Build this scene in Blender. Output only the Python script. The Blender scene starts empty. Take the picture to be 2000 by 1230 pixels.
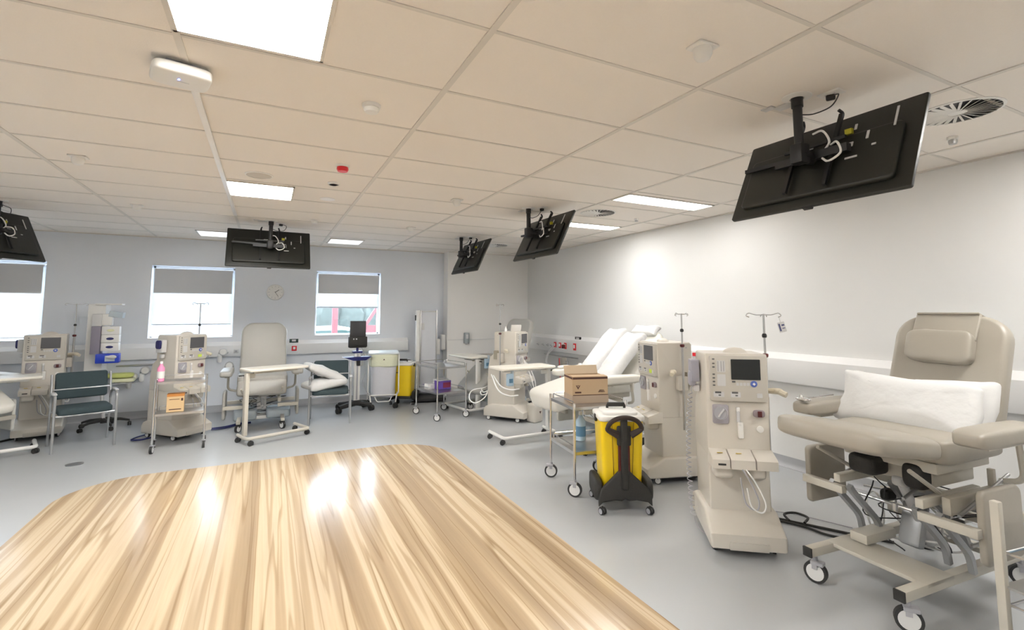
import bpy, bmesh, math, random
from mathutils import Vector, Matrix, Euler, noise
random.seed(7)
PI = math.pi; R = math.radians
S = bpy.context.scene; C = S.collection

# ------------------------------------------------------------------ materials
MATS = {}
def mat(name, col, rough=.5, metal=0, var=0., scale=8, bump=0., bscale=60, spec=.5, emit=None, trans=0, coat=0):
    if name in MATS: return MATS[name]
    m = bpy.data.materials.new(name); m.use_nodes = True
    nt = m.node_tree; b = nt.nodes['Principled BSDF']
    b.inputs['Base Color'].default_value = (*col, 1); b.inputs['Roughness'].default_value = rough
    b.inputs['Metallic'].default_value = metal; b.inputs['Specular IOR Level'].default_value = spec
    b.inputs['Coat Weight'].default_value = coat
    if trans: b.inputs['Transmission Weight'].default_value = trans
    tc = nt.nodes.new('ShaderNodeTexCoord')
    if var:
        n = nt.nodes.new('ShaderNodeTexNoise'); n.inputs['Scale'].default_value = scale; n.inputs['Detail'].default_value = 4
        r = nt.nodes.new('ShaderNodeMapRange'); r.inputs['To Min'].default_value = 1 - var; r.inputs['To Max'].default_value = 1 + var
        x = nt.nodes.new('ShaderNodeMix'); x.data_type = 'RGBA'; x.blend_type = 'MULTIPLY'; x.inputs[0].default_value = 1
        x.inputs[6].default_value = (*col, 1)
        nt.links.new(tc.outputs['Object'], n.inputs['Vector']); nt.links.new(n.outputs['Fac'], r.inputs['Value'])
        nt.links.new(r.outputs[0], x.inputs[7]); nt.links.new(x.outputs[2], b.inputs['Base Color'])
    if bump:
        n = nt.nodes.new('ShaderNodeTexNoise'); n.inputs['Scale'].default_value = bscale; n.inputs['Detail'].default_value = 3
        u = nt.nodes.new('ShaderNodeBump'); u.inputs['Strength'].default_value = bump; u.inputs['Distance'].default_value = .01
        nt.links.new(tc.outputs['Object'], n.inputs['Vector']); nt.links.new(n.outputs['Fac'], u.inputs['Height'])
        nt.links.new(u.outputs[0], b.inputs['Normal'])
    if emit:
        b.inputs['Emission Color'].default_value = (*emit[0], 1); b.inputs['Emission Strength'].default_value = emit[1]
    MATS[name] = m; return m
wallm = mat('wall_paint', (.80, .80, .79), .45, var=.015, scale=2)
wallfar = mat('wall_paint_daylight', (.78, .81, .86), .5, var=.015, scale=2)  # bluer copy of the wall paint, daylight cast put into the colour
ceilm = mat('ceiling_tile', (.86, .81, .75), .75, var=.015, scale=90, bump=.1, bscale=220)
gridm = mat('ceiling_grid_metal', (.70, .665, .61), .45)
trunkm = mat('trunking', (.86, .86, .86), .3)
skirtm = mat('coved_vinyl', (.42, .43, .45), .35)
whitem = mat('white_plastic', (.82, .81, .78), .35, var=.01)
creamm = mat('cream_plastic', (.63, .59, .525), .33, var=.015)
cream2 = mat('cream_plastic_grey', (.56, .53, .475), .35)
greypl = mat('grey_plastic', (.42, .42, .45), .45)
lgrey = mat('light_grey_plastic', (.62, .62, .62), .4)
blackm = mat('black_plastic', (.012, .012, .013), .45, var=.1, scale=40)
softblack = mat('black_soft', (.025, .024, .022), .6, var=.2, scale=60, bump=.3, bscale=200)
tvback = mat('tv_back_plastic', (.012, .013, .010), .38, var=.35, scale=300, bump=.15, bscale=500)
screenm = mat('screen_glass', (.01, .012, .012), .12, var=.2, scale=200)
screen2 = mat('screen_grey', (.10, .10, .11), .2)
chrome = mat('chrome', (.72, .72, .73), .16, 1)
steel = mat('brushed_steel', (.55, .55, .55), .32, 1)
alum = mat('grey_painted_metal', (.42, .43, .44), .35, .5)
beigemet = mat('beige_painted_metal', (.56, .53, .46), .35)
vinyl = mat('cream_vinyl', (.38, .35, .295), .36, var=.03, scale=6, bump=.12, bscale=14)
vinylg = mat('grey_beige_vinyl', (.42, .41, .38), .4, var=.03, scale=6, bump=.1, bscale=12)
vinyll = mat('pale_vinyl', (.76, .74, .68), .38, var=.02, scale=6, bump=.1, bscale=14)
linen = mat('white_linen', (.74, .74, .735), .8, var=.02, bump=.6, bscale=11)
yellow = mat('yellow_plastic', (.88, .62, .01), .35, var=.02)
bluefab = mat('teal_grey_fabric', (.045, .070, .080), .85, var=.3, scale=260, bump=.2, bscale=400)
bagm = mat('linen_bag', (.62, .62, .66), .7, var=.04, bump=.5, bscale=7)
yelbag = mat('pale_yellow_plastic_bag', (.74, .76, .58), .4, bump=.5, bscale=16)
redm = mat('red_plastic', (.72, .02, .03), .35)
bluem = mat('blue_plastic', (.02, .06, .55), .35)
navym = mat('navy_plastic', (.015, .02, .14), .4)
pinkm = mat('pink_liquid', (.85, .30, .50), .25)
cardm = mat('cardboard', (.52, .38, .24), .8, var=.05, scale=5, bump=.1)
cardin = mat('cardboard_inside', (.60, .48, .34), .85)
brownp = mat('brown_print', (.09, .04, .03), .7)
orange = mat('orange_card', (.55, .22, .05), .7)
rubber = mat('rubber', (.03, .03, .03), .6)
whwheel = mat('wheel_disc', (.74, .74, .73), .35)
limem = mat('lime_plastic', (.68, .72, .22), .5)
palelime = mat('pale_yellow', (.82, .82, .55), .5)
purple = mat('purple_card', (.12, .06, .35), .5)
maroon = mat('maroon_card', (.20, .02, .06), .5)
darkred = mat('dark_red_plastic', (.10, .015, .015), .3)
bottlem = mat('bottle_blue', (.42, .56, .68), .25)
tubem = mat('clear_white_tube', (.85, .85, .83), .3)
greenm = mat('dark_green', (.02, .05, .04), .4)
blueg = mat('pale_blue_plastic', (.50, .57, .62), .4)

def ramp(nt, stops):
    r = nt.nodes.new('ShaderNodeValToRGB'); e = r.color_ramp.elements
    while len(e) < len(stops): e.new(.5)
    for k, (p, c) in enumerate(stops): e[k].position = p; e[k].color = (*c, 1)
    return r
def wood():
    m = bpy.data.materials.new('wood_look_vinyl'); m.use_nodes = True; nt = m.node_tree; b = nt.nodes['Principled BSDF']
    tc = nt.nodes.new('ShaderNodeTexCoord')
    def mp(sx, sy):
        q = nt.nodes.new('ShaderNodeMapping'); q.inputs['Scale'].default_value = (sx, sy, 1); nt.links.new(tc.outputs['Object'], q.inputs['Vector']); return q
    warp = nt.nodes.new('ShaderNodeTexNoise'); warp.inputs['Scale'].default_value = 1; warp.inputs['Detail'].default_value = 3
    nt.links.new(mp(2.2, .8).outputs[0], warp.inputs['Vector'])
    add = nt.nodes.new('ShaderNodeMix'); add.data_type = 'VECTOR'; add.inputs[0].default_value = .028
    nt.links.new(tc.outputs['Object'], add.inputs[4]); nt.links.new(warp.outputs['Color'], add.inputs[5])
    def nz(sx, sy, det, rough=.5, off=0):
        q = nt.nodes.new('ShaderNodeMapping'); q.inputs['Scale'].default_value = (sx, sy, 1); q.inputs['Location'].default_value = (off, off * .3, off); nt.links.new(add.outputs[1], q.inputs['Vector'])
        n = nt.nodes.new('ShaderNodeTexNoise'); n.inputs['Scale'].default_value = 1; n.inputs['Detail'].default_value = det; n.inputs['Roughness'].default_value = rough
        nt.links.new(q.outputs[0], n.inputs['Vector']); return n
    def mul(x, y, f=1, mode='MULTIPLY'):
        a = nt.nodes.new('ShaderNodeMix'); a.data_type = 'RGBA'; a.blend_type = mode; a.inputs[0].default_value = f
        nt.links.new(x, a.inputs[6]); nt.links.new(y, a.inputs[7]); return a.outputs[2]
    def rp(n, st):
        r = ramp(nt, st); nt.links.new(n.outputs['Fac'], r.inputs[0]); return r.outputs[0]
    base = rp(nz(3.0, .2, 2, .5, 3), [(.3, (.55, .43, .29)), (.5, (.62, .495, .345)), (.7, (.66, .54, .385))])
    band = rp(nz(7.5, .11, 2.2, .42, 7), [(.38, (.66, .61, .56)), (.43, (.74, .69, .63)), (.465, (.82, .78, .73)), (.48, (.98, .97, .95)), (.50, (1.05, 1.06, 1.05)), (.53, (1, 1, 1)), (.58, (1, 1, 1)), (.60, (.80, .76, .70)), (.64, (.76, .72, .66)), (.66, (.98, .98, .98))])
    vein = rp(nz(6, .13, 2.3, .42, 15), [(.44, (1, 1, 1)), (.447, (.70, .65, .58)), (.455, (.76, .71, .65)), (.47, (1, 1, 1)), (.545, (1, 1, 1)), (.552, (.72, .67, .60)), (.562, (.95, .94, .92)), (.60, (1, 1, 1))])
    fine = rp(nz(70, 1.8, 4, .55, 1), [(.30, (.93, .92, .90)), (.6, (1.02, 1.01, 1.0))])
    nt.links.new(mul(mul(mul(base, band), vein), fine), b.inputs['Base Color'])
    b.inputs['Roughness'].default_value = .17; b.inputs['Specular IOR Level'].default_value = .5
    return m
woodm = wood()
def floorvinyl():
    m = mat('grey_floor_vinyl', (.45, .465, .475), .27, var=.02, scale=3)
    return m
floorm = floorvinyl()
def glassm():
    m = bpy.data.materials.new('window_glass'); m.use_nodes = True; nt = m.node_tree; nt.nodes.clear()
    o = nt.nodes.new('ShaderNodeOutputMaterial'); t = nt.nodes.new('ShaderNodeBsdfTransparent'); g = nt.nodes.new('ShaderNodeBsdfGlossy')
    g.inputs['Roughness'].default_value = .02; x = nt.nodes.new('ShaderNodeMixShader'); x.inputs[0].default_value = .06
    t.inputs[0].default_value = (.96, .98, .98, 1)
    nt.links.new(t.outputs[0], x.inputs[1]); nt.links.new(g.outputs[0], x.inputs[2]); nt.links.new(x.outputs[0], o.inputs[0]); return m
def sheer():
    m = bpy.data.materials.new('sheer_blind_fabric'); m.use_nodes = True; nt = m.node_tree; nt.nodes.clear()
    o = nt.nodes.new('ShaderNodeOutputMaterial'); t = nt.nodes.new('ShaderNodeBsdfTransparent'); g = nt.nodes.new('ShaderNodeBsdfTranslucent')
    d = nt.nodes.new('ShaderNodeBsdfDiffuse'); d.inputs[0].default_value = (.6, .62, .63, 1); g.inputs[0].default_value = (.42, .43, .44, 1)
    x = nt.nodes.new('ShaderNodeMixShader'); x.inputs[0].default_value = .68; y = nt.nodes.new('ShaderNodeMixShader'); y.inputs[0].default_value = .3
    nt.links.new(g.outputs[0], y.inputs[1]); nt.links.new(d.outputs[0], y.inputs[2])
    nt.links.new(t.outputs[0], x.inputs[1]); nt.links.new(y.outputs[0], x.inputs[2]); nt.links.new(x.outputs[0], o.inputs[0]); return m
glass = glassm(); sheerm = sheer()
blindm = mat('grey_blockout_blind', (.62, .63, .65), .8)
def lightm(name, s, col=(1, .96, .91)):
    return mat(name, (.9, .9, .9), .5, emit=(col, s))

# ------------------------------------------------------------------ mesh builder
class MB:
    def __init__(s): s.bm = bmesh.new()
    def _mi(s, n0, mi):
        if mi:
            s.bm.faces.ensure_lookup_table()
            for f in s.bm.faces[n0:]: f.material_index = mi
    def box(s, c, size, rot=(0, 0, 0), bev=0, seg=2, mi=0):
        n0 = len(s.bm.faces)
        M = Matrix.Translation(c) @ Euler(rot).to_matrix().to_4x4() @ Matrix.Diagonal((*size, 1))
        t = bmesh.new(); bmesh.ops.create_cube(t, size=1, matrix=M)
        if bev: bmesh.ops.bevel(t, geom=t.edges[:], offset=min(bev, min(size) * .49), segments=seg, profile=.5, affect='EDGES')
        s._join(t, mi); return s
    def _join(s, t, mi=0):
        vm = {}
        for v in t.verts: vm[v] = s.bm.verts.new(v.co)
        for f in t.faces:
            try: nf = s.bm.faces.new([vm[v] for v in f.verts]); nf.material_index = mi
            except ValueError: pass
        t.free()
    def tube(s, pts, r, mi=0, seg=8, closed=False, flat=1):
        pts = [Vector(p) for p in pts]; n = len(pts); rings = []
        up = None
        for i, p in enumerate(pts):
            if closed: d = pts[(i + 1) % n] - pts[i - 1]
            else: d = pts[min(i + 1, n - 1)] - pts[max(i - 1, 0)]
            d = d.normalized() if d.length > 1e-9 else Vector((0, 0, 1))
            if up is None: up = d.orthogonal().normalized()
            up = (up - d * up.dot(d)); up = up.normalized() if up.length > 1e-6 else d.orthogonal().normalized()
            sd = d.cross(up); rr = r[i] if isinstance(r, (list, tuple)) else r
            rings.append([s.bm.verts.new(p + (up * math.cos(a) + sd * math.sin(a) * flat) * rr) for a in [2 * PI * k / seg for k in range(seg)]])
        for i in range(n if closed else n - 1):
            a, b = rings[i], rings[(i + 1) % n]
            for k in range(seg):
                f = s.bm.faces.new((a[k], a[(k + 1) % seg], b[(k + 1) % seg], b[k])); f.material_index = mi
        if not closed:
            f = s.bm.faces.new(rings[0][::-1]); f.material_index = mi; f = s.bm.faces.new(rings[-1]); f.material_index = mi
        return s
    def cyl(s, p0, p1, r, r1=None, mi=0, seg=20): return s.tube([p0, p1], [r, r if r1 is None else r1], mi, seg)
    def lathe(s, prof, c=(0, 0, 0), rot=(0, 0, 0), seg=24, mi=0, sx=1, sy=1):
        M = Matrix.Translation(c) @ Euler(rot).to_matrix().to_4x4(); rings = []
        for r, z in prof:
            rings.append([s.bm.verts.new(M @ Vector((max(r, 1e-4) * math.cos(2 * PI * k / seg) * sx, max(r, 1e-4) * math.sin(2 * PI * k / seg) * sy, z))) for k in range(seg)])
        for a, b in zip(rings, rings[1:]):
            for k in range(seg):
                f = s.bm.faces.new((a[k], a[(k + 1) % seg], b[(k + 1) % seg], b[k])); f.material_index = mi
        f = s.bm.faces.new(rings[0][::-1]); f.material_index = mi; f = s.bm.faces.new(rings[-1]); f.material_index = mi
        return s
    def slab(s, outline, t, M=Matrix(), bev=0, seg=3, mi=0):
        # outline in local XZ plane, thickness along local Y (centred)
        b = bmesh.new(); n = len(outline)
        a = [b.verts.new((x, -t / 2, z)) for x, z in outline]; c = [b.verts.new((x, t / 2, z)) for x, z in outline]
        f1 = b.faces.new(a); f2 = b.faces.new(c[::-1])
        for i in range(n): b.faces.new((a[i], c[i], c[(i + 1) % n], a[(i + 1) % n]))
        bmesh.ops.recalc_face_normals(b, faces=b.faces)
        if bev:
            ed = [e for e in b.edges if e in f1.edges[:] or e in f2.edges[:]]
            bmesh.ops.bevel(b, geom=ed, offset=bev, segments=seg, profile=.5, affect='EDGES')
        bmesh.ops.transform(b, matrix=M, verts=b.verts); s._join(b, mi); return s
    def pad(s, c, size, rot=(0, 0, 0), e1=.35, e2=.25, nu=40, nv=20, wr=0, seed=0, mi=0, f=None):
        M = Matrix.Translation(c) @ Euler(rot).to_matrix().to_4x4()
        g = lambda v, e: math.copysign(abs(v) ** e, v); rings = []
        for j in range(1, nv):
            ph = -PI / 2 + PI * j / nv; row = []
            for i in range(nu):
                th = 2 * PI * i / nu
                x = g(math.cos(ph), e1) * g(math.cos(th), e2); y = g(math.cos(ph), e1) * g(math.sin(th), e2); z = g(math.sin(ph), e1)
                p = Vector((x * size[0] / 2, y * size[1] / 2, z * size[2] / 2))
                if wr:
                    p += p.normalized() * wr * (noise.noise(Vector((p.x * 7 + seed * 9, p.y * 7, p.z * 4 + seed))) + .5 * noise.noise(Vector((p.x * 17 + seed * 3, p.y * 15, p.z * 9))))
                if f: p = Vector(f(p))
                row.append(s.bm.verts.new(M @ p))
            rings.append(row)
        for a, b in zip(rings, rings[1:]):
            for k in range(nu):
                q = s.bm.faces.new((a[k], a[(k + 1) % nu], b[(k + 1) % nu], b[k])); q.material_index = mi
        q = s.bm.faces.new(rings[0][::-1]); q.material_index = mi; q = s.bm.faces.new(rings[-1]); q.material_index = mi
        return s
    def obj(s, name, mats, parent=None, ang=40, loc=None):
        if not isinstance(mats, (list, tuple)): mats = [mats]
        bmesh.ops.recalc_face_normals(s.bm, faces=s.bm.faces)
        me = bpy.data.meshes.new(name); s.bm.to_mesh(me); s.bm.free()
        for m in mats: me.materials.append(m)
        for p in me.polygons: p.use_smooth = True
        me.set_sharp_from_angle(angle=R(ang))
        o = bpy.data.objects.new(name, me); C.objects.link(o)
        if parent: o.parent = parent
        if loc: o.location = loc
        return o
def rrect(w, h, r, n=6, z0=0):
    if not isinstance(r, (list, tuple)): r = [r] * 4       # bl br tr tl
    pts = []
    for (cx, cz, a0), q in zip([(-w / 2, 0, 180), (w / 2, 0, 270), (w / 2, h, 0), (-w / 2, h, 90)], r):
        sx = 1 if cx < 0 else -1; sz = 1 if cz == 0 else -1
        if q <= 0: pts.append((cx, cz + z0)); continue
        for k in range(n + 1):
            a = R(a0 + 90 * k / n); pts.append((cx + sx * q + q * math.cos(a), cz + sz * q + q * math.sin(a) + z0))
    return pts
def fil(pts, rad, n=5):
    pts = [Vector(p) for p in pts]; out = [pts[0]]
    for a, b, c in zip(pts, pts[1:], pts[2:]):
        u = (a - b); v = (c - b); q = min(rad, u.length * .48, v.length * .48)
        p0 = b + u.normalized() * q; p1 = b + v.normalized() * q
        for k in range(n + 1):
            t = k / n; out.append(p0 * (1 - t) ** 2 + b * 2 * t * (1 - t) + p1 * t * t)
    out.append(pts[-1]); return out
def spl(pts, n=8):
    P = [Vector(p) for p in pts]; P = [2 * P[0] - P[1]] + P + [2 * P[-1] - P[-2]]; out = []
    for i in range(1, len(P) - 2):
        for k in range(n):
            t = k / n; out.append(.5 * ((2 * P[i]) + (P[i + 1] - P[i - 1]) * t + (2 * P[i - 1] - 5 * P[i] + 4 * P[i + 1] - P[i + 2]) * t * t + (3 * P[i] - P[i - 1] - 3 * P[i + 1] + P[i + 2]) * t ** 3))
    out.append(P[-2]); return out
def thing(name, label, cat, loc=(0, 0, 0), rz=0, group=None):
    o = bpy.data.objects.new(name, None); C.objects.link(o); o.empty_display_size = .1
    o.location = loc; o.rotation_euler = (0, 0, rz); o['label'] = label; o['category'] = cat
    if group: o['group'] = group
    return o
def tag(o, label, cat, group=None):
    o['label'] = label; o['category'] = cat
    if group: o['group'] = group
    return o
def struct(o): o['kind'] = 'structure'; return o
def Tm(loc=(0, 0, 0), rot=(0, 0, 0)): return Matrix.Translation(loc) @ Euler(rot).to_matrix().to_4x4()

# ------------------------------------------------------------------ room shell
XR, YF, HC = 4.92, 9.35, 2.79; XL, YB = -6.0, -3.2
struct(MB().box(((XL + XR) / 2, (YF + YB) / 2, -.05), (XR - XL + .4, YF - YB + .4, .1)).obj('floor', floorm))
inl = rrect(3.5, 7.4, .62, 10)
inl = [(x + .18, z) for x, z in inl]
b = MB(); b.slab(inl, .004, Matrix.Translation((0, -1.3, .001)) @ Matrix.Rotation(R(-90), 4, 'X'))
inlay = struct(b.obj('floor', woodm)); inlay.name = 'floor_inlay'
struct(MB().box(((XL + XR) / 2, (YF + YB) / 2, HC + .05), (XR - XL + .4, YF - YB + .4, .1)).obj('ceiling', ceilm))
struct(MB().box((XR + .1, (YF + YB) / 2, HC / 2), (.2, YF - YB + .4, HC)).obj('wall_right', wallm))
struct(MB().box((XL - .1, (YF + YB) / 2, HC / 2), (.2, YF - YB + .4, HC)).obj('wall_left', wallm))
struct(MB().box(((XL + XR) / 2, YB - .1, HC / 2), (XR - XL, .2, HC)).obj('wall_back', wallm))
WIN = [(-4.05, -2.90, 1.19, 2.34), (-1.645, -.505, 1.19, 2.34), (.765, 1.90, 1.19, 2.34)]
b = MB(); xs = XL - .1
for x0, x1, z0, z1 in WIN:
    b.box(((xs + x0) / 2, YF + .1, HC / 2), (x0 - xs, .2, HC)); b.box(((x0 + x1) / 2, YF + .1, z0 / 2), (x1 - x0, .2, z0))
    b.box(((x0 + x1) / 2, YF + .1, (z1 + HC) / 2), (x1 - x0, .2, HC - z1)); xs = x1
b.box(((xs + XR + .1) / 2, YF + .1, HC / 2), (XR + .1 - xs, .2, HC))
struct(b.obj('wall_far', wallfar))
struct(MB().box(((3.14 + XR) / 2, YF - .125, HC / 2), (XR - 3.14, .25, HC)).obj('wall_corner', mat('wall_paint_lit', (.88, .87, .85), .45, var=.01, scale=2)))  # lighter copy of the wall paint, carries the brighter light on this section
# coved skirtings
def cove(name, p0, p1, nx, ny):
    # strip of vinyl turned up the wall with a curved foot
    prof = [(0, .105), (.004, .105), (.005, .05), (.012, .025), (.03, .008), (.05, .003), (.05, 0), (0, 0)]
    b = MB(); A = []; B = []
    for d, z in prof:
        A.append(b.bm.verts.new((p0[0] + nx * d, p0[1] + ny * d, z))); B.append(b.bm.verts.new((p1[0] + nx * d, p1[1] + ny * d, z)))
    n = len(prof)
    for i in range(n): b.bm.faces.new((A[i], A[(i + 1) % n], B[(i + 1) % n], B[i]))
    b.bm.faces.new(A); b.bm.faces.new(B[::-1]); return struct(b.obj(name, skirtm))
cove('baseboard_right', (XR, YB), (XR, YF - .25), -1, 0)
cove('baseboard_far', (XL, YF), (3.14, YF), 0, -1)
cove('baseboard_corner', (3.14, YF - .25), (XR, YF - .25), 0, -1)
cove('baseboard_left', (XL, YB), (XL, YF), 1, 0)
# ceiling grid bars
b = MB()
xsg = [-.395 - 1.2 * k for k in range(5)] + [.805 + 1.2 * k for k in range(4)]; ysg = [1.80 + .63 * k for k in range(-7, 12)]
for x in xsg:
    b.box((x, (YB + YF) / 2, HC - .003), (.03, YF - YB, .006))
for y in ysg:
    b.box(((XL + XR) / 2, y, HC - .002), (XR - XL, .02, .004))
struct(b.obj('trim_1', gridm))
# light wall/ceiling angle
b = MB(); b.box((XR - .012, (YB + YF) / 2, HC - .006), (.024, YF - YB, .012)); b.box((-1.4, YF - .012, HC - .006), (9.1, .024, .012)); b.box((4.03, YF - .262, HC - .006), (1.75, .024, .012))
struct(b.obj('trim_2', gridm))

# ------------------------------------------------------------------ windows
for k, (x0, x1, z0, z1) in enumerate(WIN):
    cx, cz = (x0 + x1) / 2, (z0 + z1) / 2; w, h = x1 - x0, z1 - z0
    win = bpy.data.objects.new('window_%d' % (k + 1), None); C.objects.link(win); win.location = (cx, YF, z0); struct(win)
    b = MB()
    for s_ in (-1, 1): b.box((s_ * (w / 2 - .015), .165, h / 2), (.03, .05, h))
    b.box((0, .165, .015), (w, .05, .03)); b.box((0, .165, h - .015), (w, .05, .03))
    b.obj('window_frame', trunkm, win)
    if k > 0: MB().box((0, .16, [.2, .22, .50][k]), (w - .06, .03, .022)).obj('window_rail', alum, win)
    MB().box((0, .17, h / 2), (w - .06, .004, h - .06)).obj('pane', glass, win)
    MB().box((0, .07, .006), (w, .16, .012)).obj('window_sill', trunkm, win)
    # grey block-out blind and sheer screen behind it
    zb = [1.88, 1.91, 1.945][k]; zs = [1.24, 1.41, 1.70][k]
    bl = thing('roller_blind', ['half-lowered grey blind in the window cut off by the left picture edge', 'half-lowered grey blind in the middle window behind the machine with the cart', 'half-lowered grey blind in the window above the pillow-laden chair and the monitor stand'][k], 'blind', (cx, YF + .012, 0), 0, 'grey blinds in the far wall windows')
    MB().box((0, 0, (zb + z1 - .055) / 2), (w - .07, .003, z1 - .055 - zb)).obj('blind_fabric', blindm, bl)
    MB().box((0, 0, zb), (w - .07, .012, .014), bev=.003).obj('bottom_bar', trunkm, bl)
    MB().cyl((-w / 2 + .03, .02, z1 - .06), (w / 2 - .03, .02, z1 - .06), .018).obj('roller', trunkm, bl)
    sh = MB().box((0, .07, (zs + z1 - .05) / 2), (w - .05, .002, z1 - .05 - zs)); sh.box((0, .07, zs), (w - .05, .01, .012), mi=1)
    tag(sh.obj('sheer_blind', [sheerm, lgrey], loc=(cx, YF + .012, 0)), ['white see-through blind lowered almost to the sill of the window at the left edge', 'white see-through blind lowered most of the way in the middle window', 'white see-through blind ending halfway down in the right window with the car outside'][k], 'blind', 'sheer screens in the far wall windows')

# outside the windows
tag(MB().box((0, 30, -.35), (90, 41, .1)).obj('car_park_ground', mat('asphalt_light', (.13, .13, .14), .8, var=.1)), 'pale sunlit ground outside the windows', 'ground')['kind'] = 'structure'
b = MB()
for k in range(24):
    random.seed(k); b.pad((1.0 + .32 * k + random.uniform(-.1, .1), 22 + random.uniform(-.3, .3), .9 + random.uniform(-.2, .3)), (1.3, 1.2, 2.3), (0, 0, random.random()), .9, .9, 12, 8, .18, k)
tag(b.obj('hedge', mat('hedge_green', (.045, .055, .05), .9, var=.5, scale=6)), 'grey-green hedge outside, seen through the right-hand window', 'hedge')
car = thing('parked_car', 'white car parked outside the right-hand window', 'car', (1.75, 14.5, -.3))
prof = [(-2.1, .25), (2.1, .25), (2.15, .7), (1.95, .85), (1.25, .95), (.65, 1.42), (.1, 1.52), (-.8, 1.5), (-1.35, 1.3), (-1.9, .95), (-2.15, .85)]
MB().slab(prof, 1.7, Matrix(), .08, 3).obj('car_body', mat('car_white', (.30, .31, .31), .3), car)
MB().slab([(-1.65, .98), (1.08, .98), (.58, 1.36), (.05, 1.44), (-.75, 1.42), (-1.25, 1.24)], 1.72).obj('side_window', mat('car_glass_tint', (.035, .065, .06), .25), car)
for x in (-1.35, 1.35): MB().cyl((x, -.88, .32), (x, .88, .32), .32).obj('wheel', rubber, car)
po = MB().box((1.36, 11.6, 1.6), (.12, .12, 4), bev=.01).obj('outdoor_post', mat('faded_red_paint', (.17, .05, .055), .6))
tag(po, 'faded red post outside the right-hand window', 'post')
MBr = MB(); MBr.box((2.05, 11.9, 1.25), (.07, .07, 1.5), (0, R(32), 0)); MBr.box((2.35, 11.9, 1.0), (.05, .05, 2.6)); MBr.box((2.15, 11.9, .6), (.6, .03, 1.4), (0, 0, 0))
tag(MBr.obj('outdoor_gate', MATS['faded_red_paint']), 'faded red gate with a slanting brace outside the right-hand window', 'gate')
b = MB().box((-6, 34, 2.2), (22, 6, 5)); b.slab([(-11.5, 0), (11.5, 0), (0, 2.0)], 7, Tm((-6, 34, 4.7)))
for x in (-14, -11, -8, -5, -2, 1): b.box((x, 30.97, 1.9), (1.4, .06, 1.3), mi=1)
tag(b.obj('outdoor_building', [mat('pale_brick', (.16, .16, .165), .8, var=.08), mat('building_window', (.08, .085, .09), .3)]), 'pale building across the car park behind the middle window', 'building')

# ------------------------------------------------------------------ service trunking
def trunk(name, p0, p1, nx, ny, z0=.875, z1=1.115, zt=1.175, label=''):
    prof = [(.001, z0), (.075, z0), (.082, z0 + .01), (.082, z1), (.03, zt), (.001, zt)]
    b = MB(); A = []; B = []
    for d, z in prof:
        A.append(b.bm.verts.new((p0[0] + nx * d, p0[1] + ny * d, z))); B.append(b.bm.verts.new((p1[0] + nx * d, p1[1] + ny * d, z)))
    n = len(prof)
    for i in range(n): b.bm.faces.new((A[i], A[(i + 1) % n], B[(i + 1) % n], B[i]))
    b.bm.faces.new(A); b.bm.faces.new(B[::-1])
    o = b.obj(name, trunkm); return tag(o, label, 'trunking')
trunk('service_trunking', (XR, YB + .1), (XR, YF - .26), -1, 0, label='long white service trunking along the right wall')
trunk('service_trunking', (XL + .1, YF), (2.42, YF), 0, -1, .885, 1.06, 1.12, 'long white service trunking below the windows on the far wall')
def outlet(name, loc, rz, mats, w, h, label, cat, group=None, rocker=True, tilt=0):
    t = thing(name, label, cat, loc, rz, group); t.rotation_euler = (tilt, 0, rz)
    MB().box((0, -.006, 0), (w, .012, h), bev=.003).obj('face_plate', mats[0], t)
    if rocker: MB().box((0, -.016, h * .05), (w * .45, .012, h * .5), bev=.002).obj('switch_rocker', mats[1], t)
    return t
xw = XR - .083
for y, m, w, h, lab in [(7.87, redm, .075, .10, 'first red power outlet from the room corner on the right wall trunking'), (7.70, redm, .075, .10, 'second red power outlet from the room corner on the right wall trunking'),
                        (7.52, redm, .075, .11, 'red power outlet carrying a dark plug on the right wall trunking'), (7.22, redm, .08, .12, 'lone red power outlet below the black panel on the right wall trunking')]:
    outlet('power_outlet', (xw, y, 1.0), -PI / 2, (m, trunkm), w, h, lab, 'outlet', 'red outlets on the right wall trunking')
pl = tag(MB().box((0, -.045, -.01), (.045, .06, .07), bev=.01).obj('power_plug', darkred, loc=(xw, 7.52, 1.0)), 'dark plug pushed into the third red outlet of the right wall', 'plug'); pl.rotation_euler[2] = -PI / 2
outlet('control_panel', (XR - .055, 7.15, 1.146), -PI / 2, (blackm, lgrey), .18, .06, 'small black switch panel on top of the right wall trunking', 'switch', tilt=0)
for y in (8.5, 8.3, 8.13, 7.99):
    t = thing('gas_outlet', 'round grey medical outlet on the right wall trunking near the corner', 'outlet', (xw, y, .985), -PI / 2, 'round outlets at the corner end of the trunking')
    MB().lathe([(.03, 0), (.03, .008), (.02, .014), (.012, .02), (.001, .02)], rot=(R(90), 0, 0)).obj('outlet_ring', lgrey, t); MB().cyl((0, -.015, 0), (0, -.04, 0), .009).obj('outlet_nozzle', greypl, t)
outlet('isolator_panel', (.43, YF - .07, 1.115), 0, (greenm, lgrey), .14, .065, 'black switch panel above the red outlet beside the upright recliner', 'switch', rocker=True)
outlet('power_outlet', (.44, YF - .083, .985), 0, (redm, trunkm), .08, .085, 'red outlet on the far wall trunking right of the upright recliner', 'outlet')
for x in (-.43, -.31):
    outlet('data_outlet', (x, YF - .083, .965), 0, (lgrey, greypl), .07, .06, 'small grey data socket on the far wall trunking left of the upright recliner', 'outlet', 'grey data sockets on the far wall trunking')
for x in (-1.0, -.88):
    pass
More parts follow.
